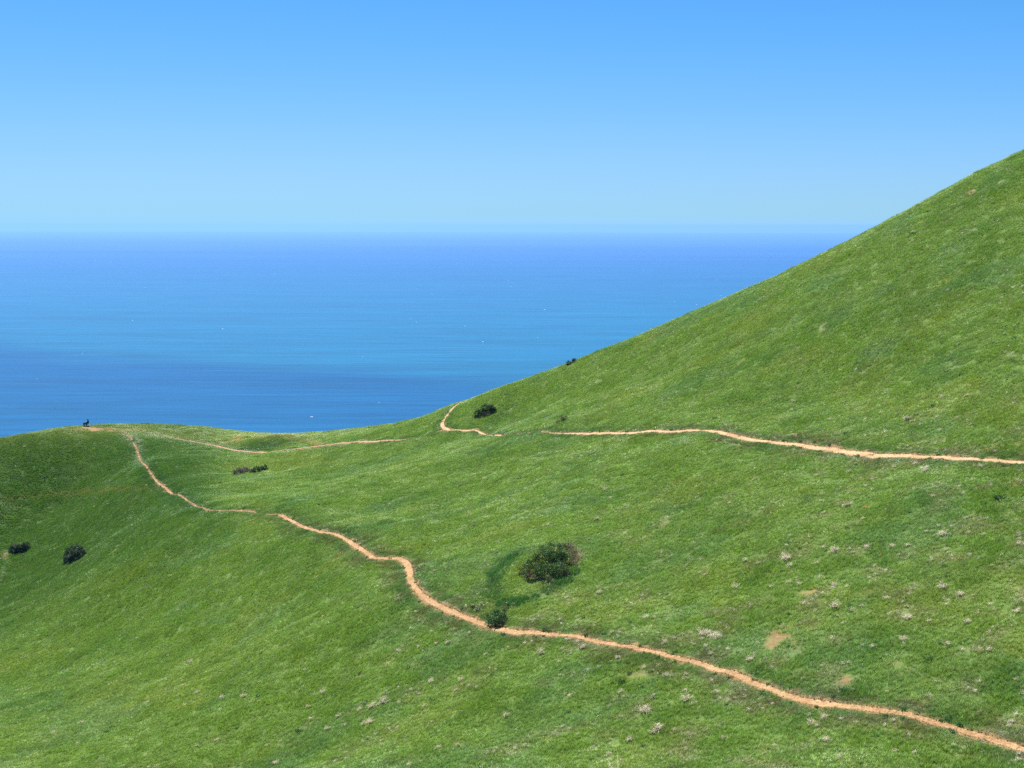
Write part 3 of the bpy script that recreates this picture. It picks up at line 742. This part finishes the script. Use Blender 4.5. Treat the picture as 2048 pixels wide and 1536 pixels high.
shrub('round_bush', 'dark green bush with bare brown twigs on the slope right of the fork', [(957,833,.75,1.1),(967,830,.9,1.5),(978,826,.95,1.5),(986,823,.7,1.0),(972,822,.8,1.3)], DG, (.12, .17, .05), .10,
      dead=[(963,835,.4,.6),(975,832,.5,.7)], seed=5, dens=1500, size=.07)
shrub('faded_bush', 'small faded olive bush just above the start of the wide upper path', [(1118,847,.5,.8),(1126,844,.6,1.0),(1133,841,.45,.7)], (.075, .105, .030), (.17, .17, .06), .3, seed=6, size=.06, dens=1100)
shrub('twiggy_bush', 'low grey leafless bush in the hollow below the saddle path', [(470,950,.6,.8),(479,948,.85,1.1),(489,946,.85,1.1),(498,945,.6,.8)], (.060, .056, .044), None, 0, dead=[(478,946,.9,1.1),(488,944,.9,1.1)], seed=7, dens=900, size=.06)
shrub('low_bush', 'low dark green bush touching the grey leafless one below the saddle path', [(505,948,.6,.8),(513,945,.8,1.1),(522,942,.8,1.0),(531,939,.55,.8)], (.026, .060, .018), None, 0, seed=8, dens=1300, size=.07)
shrub('dark_bush', 'flattish blackish green bush on the left slope nearest the picture edge', [(29,1102,.85,1.2),(38,1103,1.0,1.3),(47,1101,1.0,1.4),(54,1098,.8,1.1)], DK, (.12, .14, .10), .06, seed=9, dens=1500, size=.07)
shrub('dark_bush', 'tall domed blackish green bush on the left slope below the knoll', [(140,1119,1.05,1.5),(151,1119,1.25,1.8),(162,1115,1.1,1.6),(151,1113,1.3,2.0),(143,1114,1.0,1.7)], DK, (.12, .15, .10), .06, seed=10, dens=1500, size=.07)
shrub('ridge_bush', 'small dark shrub standing on the skyline of the right ridge', [(1138,731,.45,.8),(1143,728,.5,.8),(1149,725,.4,.8)], DK, None, 0, seed=11, dens=1200, size=.07)

# low dark weeds
WEEDS = [(1694,868,14,'teal dark weed below the dead grass of the upper slope'),(1868,813,14,'dark green weed clump high above the right end of the upper path'),(1827,468,18,'dark green weed patch just under the skyline of the right hill'),
 (1858,424,9,'small dark weed close under the skyline, below the topmost one'),(1975,347,12,'topmost dark weed near the skyline of the right hill'),(1989,408,12,'dark weed beside a reddish bare spot high on the right hill'),
 (1186,727,5,'tiny dark weed just right of the skyline shrub'),(1996,998,26,'grey green round weed above a red bare spot at the right edge'),(1901,980,10,'thin dark upright weed left of the grey green round one'),
 (1724,955,7,'small dark weed between the upper path and the orange flowers'),(1432,838,16,'leafy green weed on the bank above the upper path bend'),(354,1450,11,'blackish spiky weed in the lower left grass'),
 (646,1347,8,'dark brown stump like weed in the lower middle grass'),(865,1403,16,'bright green leafy weed right of the pale dead grass'),(600,1463,18,'dark green weed spread in the lower left middle'),
 (1259,1350,12,'dark leafy weed below the lower path, upper of two'),(1244,1368,20,'broad dark leafy weed below the lower path, lower of two'),(1286,1495,16,'dark green weed near the bottom middle edge'),
 (1882,1289,15,'dark green weed clump between the two paths at the right'),(1858,1322,26,'broad dark green grass clump below the weed at the right'),(1690,1385,24,'bushy green weed on the bank above the lower path'),
 (1664,1412,7,'small green plant growing in the lower path'),(286,985,8,'small dark weed beside the old faint track'),(440,967,9,'faint dark weed between the knoll path and the hollow'),
 (1022,995,8,'small dark weed in the middle of the slope'),(652,1008,7,'right one of two tiny dark weeds on the middle slope'),(638,1010,6,'left one of two tiny dark weeds on the middle slope'),
 (1795,1170,12,'dark weed among dead grass right of centre between the paths'),(1580,1232,14,'dark brownish weed clump below the dead grass between the paths'),(1560,1248,12,'dull weed beside the pale bare spot between the paths'),
 (1919,1452,14,'dark weed on the lower edge of the lower path'),(1215,1296,6,'tiny weed on the lower edge of the lower path'),(1375,1232,10,'dark weed above the middle of the lower path'),
 (1145,1218,10,'dark brown weed below the large bush'),(300,894,6,'small dark weed right under the knoll crest'),(160,897,7,'dark weed on the shaded side of the knoll'),(220,940,8,'dark weed halfway down the knoll'),
 (572,940,8,'dark spot of weed right of the low bush'),(590,897,8,'dark weed at the foot of the saddle mound'),(497,875,9,'dark weed on top of the saddle mound'),(1547,700,7,'small dark weed high on the middle of the right hill'),
 (1600,1100,9,'small dark weed among dead grass between the paths'),(1352,1215,8,'small dark weed right of the large bush'),(985,1352,12,'dark weed stems in the lower middle'),(960,1415,12,'dark weed with pale stems near the bottom middle')]
def weed_mesh(seed, brown=False):
    rng = np.random.default_rng(seed)
    v1, t1, c1 = blades(46, .30, .14, .30, .05, .9, lambda r, n: np.array([.026, .095, .030])[None] * r.uniform(.5, 1.6, (n, 1)), rng, curl=0)
    v2, t2, c2 = blades(26, .2, .15, .42, .03, .6, lambda r, n: np.array([.05, .10, .035])[None] * r.uniform(.4, 1.4, (n, 1)), rng, curl=0)
    return mesh_np('leaves', *[a for a in (np.vstack([v1, v2]), np.vstack([t1, t2 + len(v1)]))], M_LEAF, {'bv': ('FLOAT_COLOR', np.vstack([c1, c2]))})
WM = [weed_mesh(i) for i in range(5)]
for i, (u, v, px, lab) in enumerate(WEEDS):
    x, y, z = at(u, v); o = obj('weed', WM[i % 5], None, (x, y, G(x, y)))
    s_ = max(.35, px / F * y / .62); o.scale = (s_, s_, min(s_, 1.3) * .95); o.rotation_euler = (0, 0, random.uniform(0, 6.28)); tag(o, lab, 'weed', 'dark weeds dotted over the grass')

# dead grass: pale matted tufts
def tuft_mesh(seed, n=90):
    rng = np.random.default_rng(500 + seed); hh = rng.uniform(.15, .46, n); main = rng.random() * 6.28
    an = main + rng.normal(0, 1.0, n); L_ = hh; px = rng.normal(0, .09, n); py = rng.normal(0, .09, n)
    w_ = rng.uniform(.003, .0065, n); V = np.zeros((n, 7, 3)); up = rng.uniform(.05, .75, n)
    for j, t in enumerate((0, .33, .67)):
        cx = px + np.cos(an) * L_ * t; cy = py + np.sin(an) * L_ * t; cz = .06 + up * L_ * math.sin(math.pi * t * .9) * .9
        V[:, 2 * j, 0] = cx - np.sin(an) * w_; V[:, 2 * j, 1] = cy + np.cos(an) * w_; V[:, 2 * j, 2] = cz
        V[:, 2 * j + 1, 0] = cx + np.sin(an) * w_; V[:, 2 * j + 1, 1] = cy - np.cos(an) * w_; V[:, 2 * j + 1, 2] = cz
        an = an + rng.normal(0, .35, n)
    V[:, 6, 0] = px + np.cos(an) * L_; V[:, 6, 1] = py + np.sin(an) * L_; V[:, 6, 2] = .04 + up * .2
    b_ = np.arange(n)[:, None] * 7; T = np.stack([b_ + np.array([[0, 1, 3]]), b_ + np.array([[0, 3, 2]]), b_ + np.array([[2, 3, 5]]), b_ + np.array([[2, 5, 4]]), b_ + np.array([[4, 5, 6]])], 1).reshape(-1, 3)
    b = rng.uniform(.55, 1.25, n); C = np.c_[b * .50, b * .45, b * rng.uniform(.28, .37, n)]
    dk = rng.random(n) < .10; C[dk] = np.array([.16, .11, .07])
    return V.reshape(-1, 3), T, np.repeat(C, 7, 0)
TV = [tuft_mesh(i) for i in range(8)]
TM = [mesh_np('dry_blades', v, t, M_TWIG, {'bv': ('FLOAT_COLOR', c)}) for v, t, c in TV]
DRY = [(1662,841),(1730,841),(1813,839),(1841,851),(1876,836),(1768,867),(1880,862),(1696,945),(1848,944),(1833,930),(1745,982),(1958,937),(1643,1005),(1696,1012),(1646,1030),(1868,995),(1728,1040),(1880,1054),(1891,1072),(1782,1096),
 (1671,1105),(1650,1096),(1817,1094),(2036,1091),(1576,1120),(1633,1129),(1738,1096),(1788,935),(1886,797),(1933,792),(1588,805),(1578,1167),(1696,1176),(1643,1156),(1671,1173),(1543,1176),(1611,1209),(1666,1219),(1708,1224),(1776,1199),
 (1888,1179),(1816,1241),(1858,1244),(1918,1194),(1983,1214),(1896,1212),(2032,1226),(1807,1283),(1747,1297),(1933,1248),(1983,1302),(1893,1293),(1651,1439),(1623,1452),(1636,1455),(2026,1447),(2033,1524),(1651,1484),(1956,1304),
 (1164,1297),(1081,1309),(1196,1189),(1474,1177),(1415,1271),(1429,1277),(1409,1272),(1419,1312),(1330,1357),(1236,1317),(1236,1389),(1374,1404),(1374,1384),(1291,1428),(1314,1462),(1305,1468),(1261,1482),(1449,1479),(1329,1289),(1226,1267),(1289,1239),
 (1504,1322),(1351,1464),(1219,1512),(1431,1389),(767,1409),(755,1412),(742,1417),(717,1422),(677,1434),(742,1447),(730,1450),(689,1452),(624,1441),(657,1459),(647,1387),(519,1367),(519,1404),(972,1312),(874,1289),(897,1288),(839,1296),(824,1259),(922,1362),
 (861,1367),(874,1498),(672,1497),(1014,1434),(554,1529),(917,1494),(617,1416),(777,1331),(817,1532),(380,1327),(397,1387),(490,1394),(445,1399),(162,1449),(107,1469),(246,999),(217,1009),(157,1022),(235,1094),(1089,1000),(935,1030),(972,1037),
 (1192,1040),(1212,981),(1222,997),(1132,1017),(1490,1125),(1515,1130),(1580,1135),(1600,1170)]
BIG = {(1696,1012):1.5,(767,1409):1.5,(742,1417):1.4,(742,1447):1.4,(1409,1272):1.5,(1429,1277):1.4,(1813,839):1.5,(1576,1120):1.8,(1671,1105):1.5,(1374,1404):1.4,(1291,1428):1.5,(1314,1462):1.6,(1164,1297):1.3,(1081,1309):1.4,(1891,1072):1.6,(1848,944):1.6,(1816,1241):1.3,(1666,1219):1.5,(1888,1179):1.4}
MARKS = [(1100,1125,'the large bush'),(992,1235,'the bush beside the lower path'),(1729,1019,'the largest orange flower clump'),(2030,920,'the right end of the upper path'),(2030,1495,'the right end of the lower path'),
 (1996,998,'the round grey green weed'),(1858,1322,'the broad dark grass clump'),(815,1130,'the sharp bend of the lower path'),(1555,1280,'the big bare brown spot'),(1690,1385,'the bushy weed by the lower path'),
 (354,1450,'the blackish spiky weed'),(865,1403,'the bright green leafy weed'),(1244,1368,'the broad dark leafy weed'),(400,1018,'the foot of the knoll path'),(150,1105,'the tall domed dark bush'),(646,1347,'the brown stump like weed'),
 (1450,866,'the bend of the upper path'),(1286,1495,'the dark weed near the bottom middle'),(1873,1246,'the lone yellow flower'),(1795,1170,'the dark weed among dead grass')]
DIRS = ['right', 'upper right', 'top', 'upper left', 'left', 'lower left', 'bottom', 'lower right']; ORD = ['nearest', 'second', 'third', 'fourth', 'fifth', 'sixth', 'seventh', 'eighth', 'ninth']
tmp_ = {}
for i, (u, v) in enumerate(DRY):
    mu, mv, mn = min(MARKS, key=lambda q: (q[0] - u) ** 2 + (q[1] - v) ** 2); k_ = int(round(math.degrees(math.atan2(mv - v, u - mu)) / 45)) % 8
    tmp_.setdefault((mn, k_), []).append((math.hypot(mu - u, mv - v), i))
TLAB = {}
for (mn, k_), l_ in tmp_.items():
    dn_ = {'top': 'going up from', 'bottom': 'going down from', 'left': 'going left from', 'right': 'going right from'}.get(DIRS[k_], 'towards the ' + DIRS[k_] + ' of')
    for r_, (_, i) in enumerate(sorted(l_)): TLAB[i] = ORD[r_] + ' dead grass tuft ' + dn_ + ' ' + mn
for i, (u, v) in enumerate(DRY):
    x, y, z = at(u, v); o = obj('dry_grass_tuft', TM[i % 8], None, (x, y, G(x, y) + .05))
    s_ = BIG.get((u, v), random.uniform(.6, 1.15)) * .98; o.scale = (s_, s_, s_ * random.uniform(.8, 1.3)); sx_, sy_ = slope(np.array([x]), np.array([y]))
    o.rotation_euler = rot_align(-sx_ * .9, -sy_ * .9, np.ones(1), np.array([random.uniform(0, 6.28)]))[0]
    lab, gp = TLAB[i], 'tufts of dead grey grass lying on the slopes'
    tag(o, lab, 'grass tuft', gp)
DCOL = bpy.data.collections.new('dry_sources')
M_DRYI = blade_mat('dry_blades_scattered', inst=True, trans=.1)
for i, (v, t, c) in enumerate(TV[:5]):
    v2, t2, c2 = tuft_mesh(40 + i, 44); me = mesh_np('dry%02d' % i, v2, t2, M_DRYI, {'bv': ('FLOAT_COLOR', c2)}); DCOL.objects.link(bpy.data.objects.new('dry%02d' % i, me))
x, y = lattice(.78, -112, 96, 72, 300); mk = visible(x, y, 2); x, y = x[mk], y[mk]
dn = fbm(x, y, 2.2, 3, 77); d_ = pdist(x, y)
pr = (.045 + .75 * sstep(.54, .72, dn)) * (.30 + .70 * sstep(150, 100, y)) * (.35 + .65 * sstep(-.25, .1, x / y)) * (d_ > .4)
pr = np.maximum(pr, .30 * sstep(.9, 1.4, d_) * sstep(3.2, 1.8, d_) * (y < 150))
mk = RNG.random(len(x)) < pr; x, y = x[mk], y[mk]; sx_, sy_ = slope(x, y)
rt = rot_align(-sx_ * .9, -sy_ * .9, np.ones(len(x)), RNG.uniform(0, 6.28, len(x))); ss = RNG.uniform(.3, .8, len(x))
scatter('dry_grass', x, y, np.c_[ss, ss, ss], rt, RNG.integers(0, 5, len(x)), np.ones((len(x), 3)) * RNG.uniform(.5, 1.0, (len(x), 1)), 'thin wisps of dead straw mixed into the green grass', 'dead grass', DCOL, .03)
# crumbled earth and clods along the path edges
CV = []; CF = []; o_ = 0; rngc = np.random.default_rng(77)
for nm_ in PLINES:
    P, W = PLINES[nm_]; T = np.gradient(P, axis=0); T /= np.hypot(T[:, 0], T[:, 1])[:, None]; Nn = np.c_[-T[:, 1], T[:, 0]]
    U = np.where(hgt(P[:, 0] + Nn[:, 0], P[:, 1] + Nn[:, 1]) > hgt(P[:, 0], P[:, 1]), 1, -1)
    ii = np.repeat(np.nonzero(W > .17)[0], 3); m_ = len(ii); sd2 = np.where(rngc.random(m_) < .75, U[ii], -U[ii])
    q = P[ii] + Nn[ii] * (sd2 * W[ii] / 2 * rngc.uniform(.75, 1.25, m_))[:, None] + T[ii] * rngc.uniform(-.1, .1, (m_, 1)); r_ = rngc.uniform(.02, .05, m_) * np.where(rngc.random(m_) < .1, 1.5, 1)
    z_ = hgt(q[:, 0], q[:, 1]) + CZ - .01
    pts = rngc.normal(0, .2, (m_, 6, 3)) + np.array([[[1, 0, 0], [-1, 0, 0], [0, 1, 0], [0, -1, 0], [0, 0, .8], [0, 0, -.8]]])
    CV.append((np.c_[q, z_][:, None] + pts * r_[:, None, None]).reshape(-1, 3))
    CF.append((np.array([[(0, 2, 4), (2, 1, 4), (1, 3, 4), (3, 0, 4), (2, 0, 5), (1, 2, 5), (3, 1, 5), (0, 3, 5)]]) + o_ + 6 * np.arange(m_)[:, None, None]).reshape(-1, 3)); o_ += 6 * m_
tag(obj('earth_crumbs', mesh_np('earth_crumbs', np.vstack(CV), np.vstack(CF), plain_mat('damp_earth', (.115, .06, .03), .95, .4, .7, .1))), 'crumbs and small clods of reddish earth along the path edges', 'earth', kind='stuff')
# broad-leaved dark herbs mixed in the sward
HC = bpy.data.collections.new('herb_sources')
for i in range(3):
    rng = np.random.default_rng(900 + i); v, t, c = blades(26, .16, .10, .22, .05, 1.0, lambda r, n: r.uniform(.5, 1.5, (n, 1)) * np.ones((1, 3)), rng, curl=0)
    HC.objects.link(bpy.data.objects.new('herb%d' % i, mesh_np('herb%d' % i, v, t, M_BLADE, {'bv': ('FLOAT_COLOR', c)})))
x, y = lattice(1.3, -112, 96, 72, 300)
xe, ye = lattice(.5, -112, 96, 72, 300); de = pdist(xe, ye); me2 = (de > .05) & (de < .5) & (RNG.random(len(xe)) < .14); nE = int(me2.sum())
mk = visible(x, y, 2); x, y = x[mk], y[mk]
mk = RNG.random(len(x)) < .06 + .38 * sstep(.58, .75, fbm(x, y, 3.3, 3, 141)); x, y = np.r_[x[mk], xe[me2]], np.r_[y[mk], ye[me2]]; mk = visible(x, y, 2); x, y = x[mk], y[mk]; sx_, sy_ = slope(x, y)
ss = RNG.uniform(.6, 1.5, len(x))
scatter('meadow_herbs', x, y, np.c_[ss, ss, ss], rot_align(-sx_, -sy_, np.ones(len(x)), RNG.uniform(0, 6.28, len(x))), RNG.integers(0, 3, len(x)), np.array([.042, .125, .032])[None] * RNG.uniform(.6, 1.3, (len(x), 1)), 'small broad leaved dark herbs scattered in the grass', 'herbs', HC, 0)
print('dry, herbs', len(x))

# orange and yellow flowers
M_PETAL = blade_mat('flower_petals', inst=False, col=(1, 1, 1), trans=.3)
def flower(u, v, n, rad, col, lab):
    rng = np.random.default_rng(int(u + v)); x, y, z = at(u, v); e = empty('wildflowers', (x, y, G(x, y))); tag(e, lab, 'flowers', 'orange and yellow wildflowers in the grass')
    vv, t, c = blades(18, rad * .9, .10, .22, .03, .8, lambda r, k_: np.array([.05, .13, .04])[None] * r.uniform(.6, 1.4, (k_, 1)), rng, curl=0)
    obj('leaves', mesh_np('leaves', vv, t, M_LEAF, {'bv': ('FLOAT_COLOR', c)}), e)
    V = []; T = []; C = []; o_ = 0
    for i in range(n):
        a = rng.random() * 6.28; r_ = rad * math.sqrt(rng.random()); c0 = np.array([r_ * math.cos(a), r_ * math.sin(a), rng.uniform(.20, .30)]); s_ = rng.uniform(.03, .05); dn_ = np.array([rng.normal(0, .3), -.5 + rng.normal(0, .3), .8])
        dn_ /= np.linalg.norm(dn_); aa = np.cross(dn_, [1, 0, 0]); aa /= np.linalg.norm(aa); bb = np.cross(dn_, aa)
        V.append(c0 - dn_ * s_ * .6)
        for j in range(8): V.append(c0 + (aa * math.cos(j * math.pi / 4) + bb * math.sin(j * math.pi / 4)) * s_ * (1 if j % 2 else .75))
        T += [(o_, o_ + 1 + j, o_ + 1 + (j + 1) % 8) for j in range(8)]; C += [np.array(col) * rng.uniform(.8, 1.1)] * 9; o_ += 9
        sv_, st_ = tube([c0[0] * .6, c0[1] * .6, 0], c0 - dn_ * s_ * .6, .004, .004, 3); V += list(sv_); T += [tuple(q + o_) for q in st_]; C += [np.array([.06, .14, .04])] * len(sv_); o_ += len(sv_)
    obj('blossoms', mesh_np('blossoms', np.array(V), np.array(T), M_PETAL, {'bv': ('FLOAT_COLOR', np.array(C))}), e)
OR = (.75, .26, .01); YE = (.70, .50, .02)
flower(1729, 1019, 12, .20, OR, 'largest clump of orange flowers, on the slope below the right end of the upper path')
flower(1921, 1123, 5, .12, OR, 'orange flowers right of the largest flower clump')
flower(1761, 1117, 4, .10, OR, 'orange flowers below the largest flower clump')
flower(1873, 1246, 4, .12, YE, 'yellow flower beside a line of dead grass between the paths')
flower(1342, 1388, 2, .06, OR, 'lone orange flower below the middle of the lower path')
flower(1776, 1015, 3, .15, YE, 'sparse yellow flowers right of the largest orange clump')
flower(1575, 962, 3, .12, YE, 'yellow flowers below the upper path near its bend')
flower(1090, 1485, 7, .5, YE, 'scattered yellow flowers near the bottom middle')
flower(1183, 1464, 3, .3, YE, 'two yellow specks of flower in the lower middle')
flower(1225, 1438, 2, .08, YE, 'single yellow flower in the lower middle grass')
flower(1946, 1201, 2, .05, YE, 'single yellow flower between the paths near the right edge')
flower(1644, 1469, 2, .05, OR, 'single orange flower below the lower path at the right')

# loose stones on the path
def stone(u, v, r, lab, col):
    rng = np.random.default_rng(int(u * 3 + v)); import bmesh
    bm = bmesh.new(); bmesh.ops.create_icosphere(bm, subdivisions=2, radius=r)
    for q in bm.verts: q.co = Vector((q.co.x * 1.2, q.co.y * .9, q.co.z * .7)) * (1 + rng.normal(0, .10))
    me = bpy.data.meshes.new('stone'); bm.to_mesh(me); bm.free(); me.materials.append(plain_mat('stone_' + str(u), col, .9, .2, 12))
    x, y, z = at(u, v); tag(obj('stone', me, None, (x, y, G(x, y) + r * .25)), lab, 'stone', 'loose stones and clods by the pathside bush')
stone(998, 1252.5, .15, 'pinkish stone at the foot of the pathside bush', (.26, .13, .09))
stone(993, 1258, .14, 'mossy clod on the path under the pathside bush, leftmost', (.08, .09, .03))
stone(1002, 1260.5, .12, 'small clod on the path between two other clods', (.11, .09, .04))
stone(1013, 1262, .13, 'long low clod on the path farthest right of the bush', (.12, .085, .045))

# ------------------------------------------------------------------ seated person on the knoll
px_, py_, _ = at(174, 853.0); pz_ = G(px_, py_)
RP = Matrix.Rotation(R(6), 3, 'Z')
M_CLOTH = plain_mat('black_clothing', (.012, .013, .018), .9, .3, 20, .1); M_SKIN = plain_mat('skin', (.25, .14, .09), .6, .1, 10); M_HAIR = plain_mat('dark_hair', (.012, .010, .009), .7, .2, 30); M_CH = plain_mat('chair_fabric', (.015, .018, .022), .8, .2, 20)
per = empty('person', (px_, py_, pz_), R(6)); per.scale = (1.18,) * 3; tag(per, 'person in dark clothes sitting on the top of the knoll, facing left out to sea', 'person')
# joints: x negative is forward (left), z up
J = {'pelvis': (0, 0, .44, .135), 'waist': (.07, 0, .58, .135), 'chest': (.16, 0, .76, .160), 'neckb': (.21, 0, .93, .070), 'neck': (.20, 0, 1.00, .055), 'head': (.155, 0, 1.10, .085), 'crown': (.14, 0, 1.18, .080)}
E = [('pelvis', 'waist'), ('waist', 'chest'), ('chest', 'neckb'), ('neckb', 'neck'), ('neck', 'head'), ('head', 'crown')]
for s_, n_ in ((1, 'l'), (-1, 'r')):
    kx = -.47 if s_ > 0 else -.52
    J.update({'hip' + n_: (-.03, .10 * s_, .43, .098), 'thigh' + n_: (-.26, .12 * s_, .535, .082), 'knee' + n_: (kx, .12 * s_, .62, .062), 'calf' + n_: (kx + .02, .115 * s_, .42, .056), 'ank' + n_: (kx + .06, .11 * s_, .12, .042), 'heel' + n_: (kx + .07, .11 * s_, .05, .042), 'toe' + n_: (kx - .13, .12 * s_, .04, .036),
              'sh' + n_: (.19, .19 * s_, .88, .062), 'el' + n_: (.03, .25 * s_, .65, .045), 'wr' + n_: (-.17, .15 * s_, .64, .028), 'palm' + n_: (-.24, .13 * s_, .645, .030)})
    E += [('pelvis', 'hip' + n_), ('hip' + n_, 'thigh' + n_), ('thigh' + n_, 'knee' + n_), ('knee' + n_, 'calf' + n_), ('calf' + n_, 'ank' + n_), ('ank' + n_, 'heel' + n_), ('heel' + n_, 'toe' + n_), ('chest', 'sh' + n_), ('sh' + n_, 'el' + n_), ('el' + n_, 'wr' + n_), ('wr' + n_, 'palm' + n_)]
    for f in range(4):
        oy = (.033 - .022 * f) * s_; ln = (.075, .085, .08, .062)[f]
        J['f%d%s' % (f, n_)] = (-.28, .13 * s_ + oy, .645, .010); J['g%d%s' % (f, n_)] = (-.28 - ln * .6, .13 * s_ + oy * 1.1, .640, .009); J['h%d%s' % (f, n_)] = (-.28 - ln * .9, .13 * s_ + oy * 1.1, .615, .008)
        E += [('palm' + n_, 'f%d%s' % (f, n_)), ('f%d%s' % (f, n_), 'g%d%s' % (f, n_)), ('g%d%s' % (f, n_), 'h%d%s' % (f, n_))]
    J['t0' + n_] = (-.22, (.13 - .04) * s_, .65, .012); J['t1' + n_] = (-.26, (.13 - .065) * s_, .645, .010); E += [('wr' + n_, 't0' + n_), ('t0' + n_, 't1' + n_)]
nm = list(J); ix = {k_: i for i, k_ in enumerate(nm)}
me = bpy.data.meshes.new('body'); me.from_pydata([J[k_][:3] for k_ in nm], [(ix[a], ix[b]) for a, b in E], [])
body = obj('body', me, per)
sk = body.modifiers.new('skin', 'SKIN'); sk.use_smooth_shade = True
for i, k_ in enumerate(nm): me.skin_vertices[0].data[i].radius = (J[k_][3] * (1.32 if J[k_][3] > .035 else 1),) * 2
me.skin_vertices[0].data[ix['pelvis']].use_root = True
ss_ = body.modifiers.new('sub', 'SUBSURF'); ss_.levels = 1; ss_.render_levels = 1
me.materials.append(M_CLOTH)
import bmesh
def ico(name, r, sc_, loc, mat, parent, sub=2):
    bm = bmesh.new(); bmesh.ops.create_icosphere(bm, subdivisions=sub, radius=r)
    for q in bm.verts: q.co = Vector((q.co.x * sc_[0], q.co.y * sc_[1], q.co.z * sc_[2])) + Vector(loc)
    m_ = bpy.data.meshes.new(name); bm.to_mesh(m_); bm.free(); m_.materials.append(mat); return obj(name, m_, parent)
ico('face', .098, (.85, .82, 1.08), (.125, 0, 1.115), M_SKIN, per); ico('nose', .02, (1.2, .7, 1.2), (.035, 0, 1.11), M_SKIN, per, 1)
ico('hair', .112, (.95, .92, 1.0), (.165, 0, 1.15), M_HAIR, per)
ch = empty('camp_chair', (px_, py_, pz_), R(6)); ch.scale = (1.18,) * 3; tag(ch, 'low dark folding chair carrying the seated person on the knoll', 'chair')
def slab(name, pts, th, half, parent, mat):
    """ribbon through (x, z) points, +-half wide in y, with thickness"""
    V = []; F_ = []
    for x_, z_ in pts:
        for s_ in (-1, 1): V += [(x_, s_ * half, z_), (x_, s_ * half, z_ - th)]
    n_ = len(pts)
    for i in range(n_ - 1):
        a = i * 4; b = a + 4; F_ += [(a, b, b + 2, a + 2), (a + 1, a + 3, b + 3, b + 1), (a, a + 1, b + 1, b), (a + 2, b + 2, b + 3, a + 3)]
    F_ += [(0, 2, 3, 1), (4 * n_ - 4, 4 * n_ - 3, 4 * n_ - 1, 4 * n_ - 2)]
    m_ = bpy.data.meshes.new(name); m_.from_pydata(V, [], F_); m_.materials.append(mat); return obj(name, m_, parent)
slab('seat', [(-.24, .33), (-.1, .31), (.04, .30), (.14, .32)], .03, .25, ch, M_CH)
slab('backrest', [(.15, .32), (.23, .50), (.31, .70), (.36, .84)], .03, .24, ch, M_CH)
for s_ in (-1, 1):
    for a, b in (((-.22, s_ * .24, .31), (.18, s_ * .24, -.03)), ((.20, s_ * .24, .42), (-.22, s_ * .24, -.03))):
        v, f = tube(a, b, .012, .012, 6); obj('leg', mesh_np('leg', v, f, M_CH), ch)
    v, f = tube((-.30, s_ * .24, -.0), (.25, s_ * .24, .0), .014, .014, 6); obj('ground_rail', mesh_np('ground_rail', v, f, M_CH), ch)
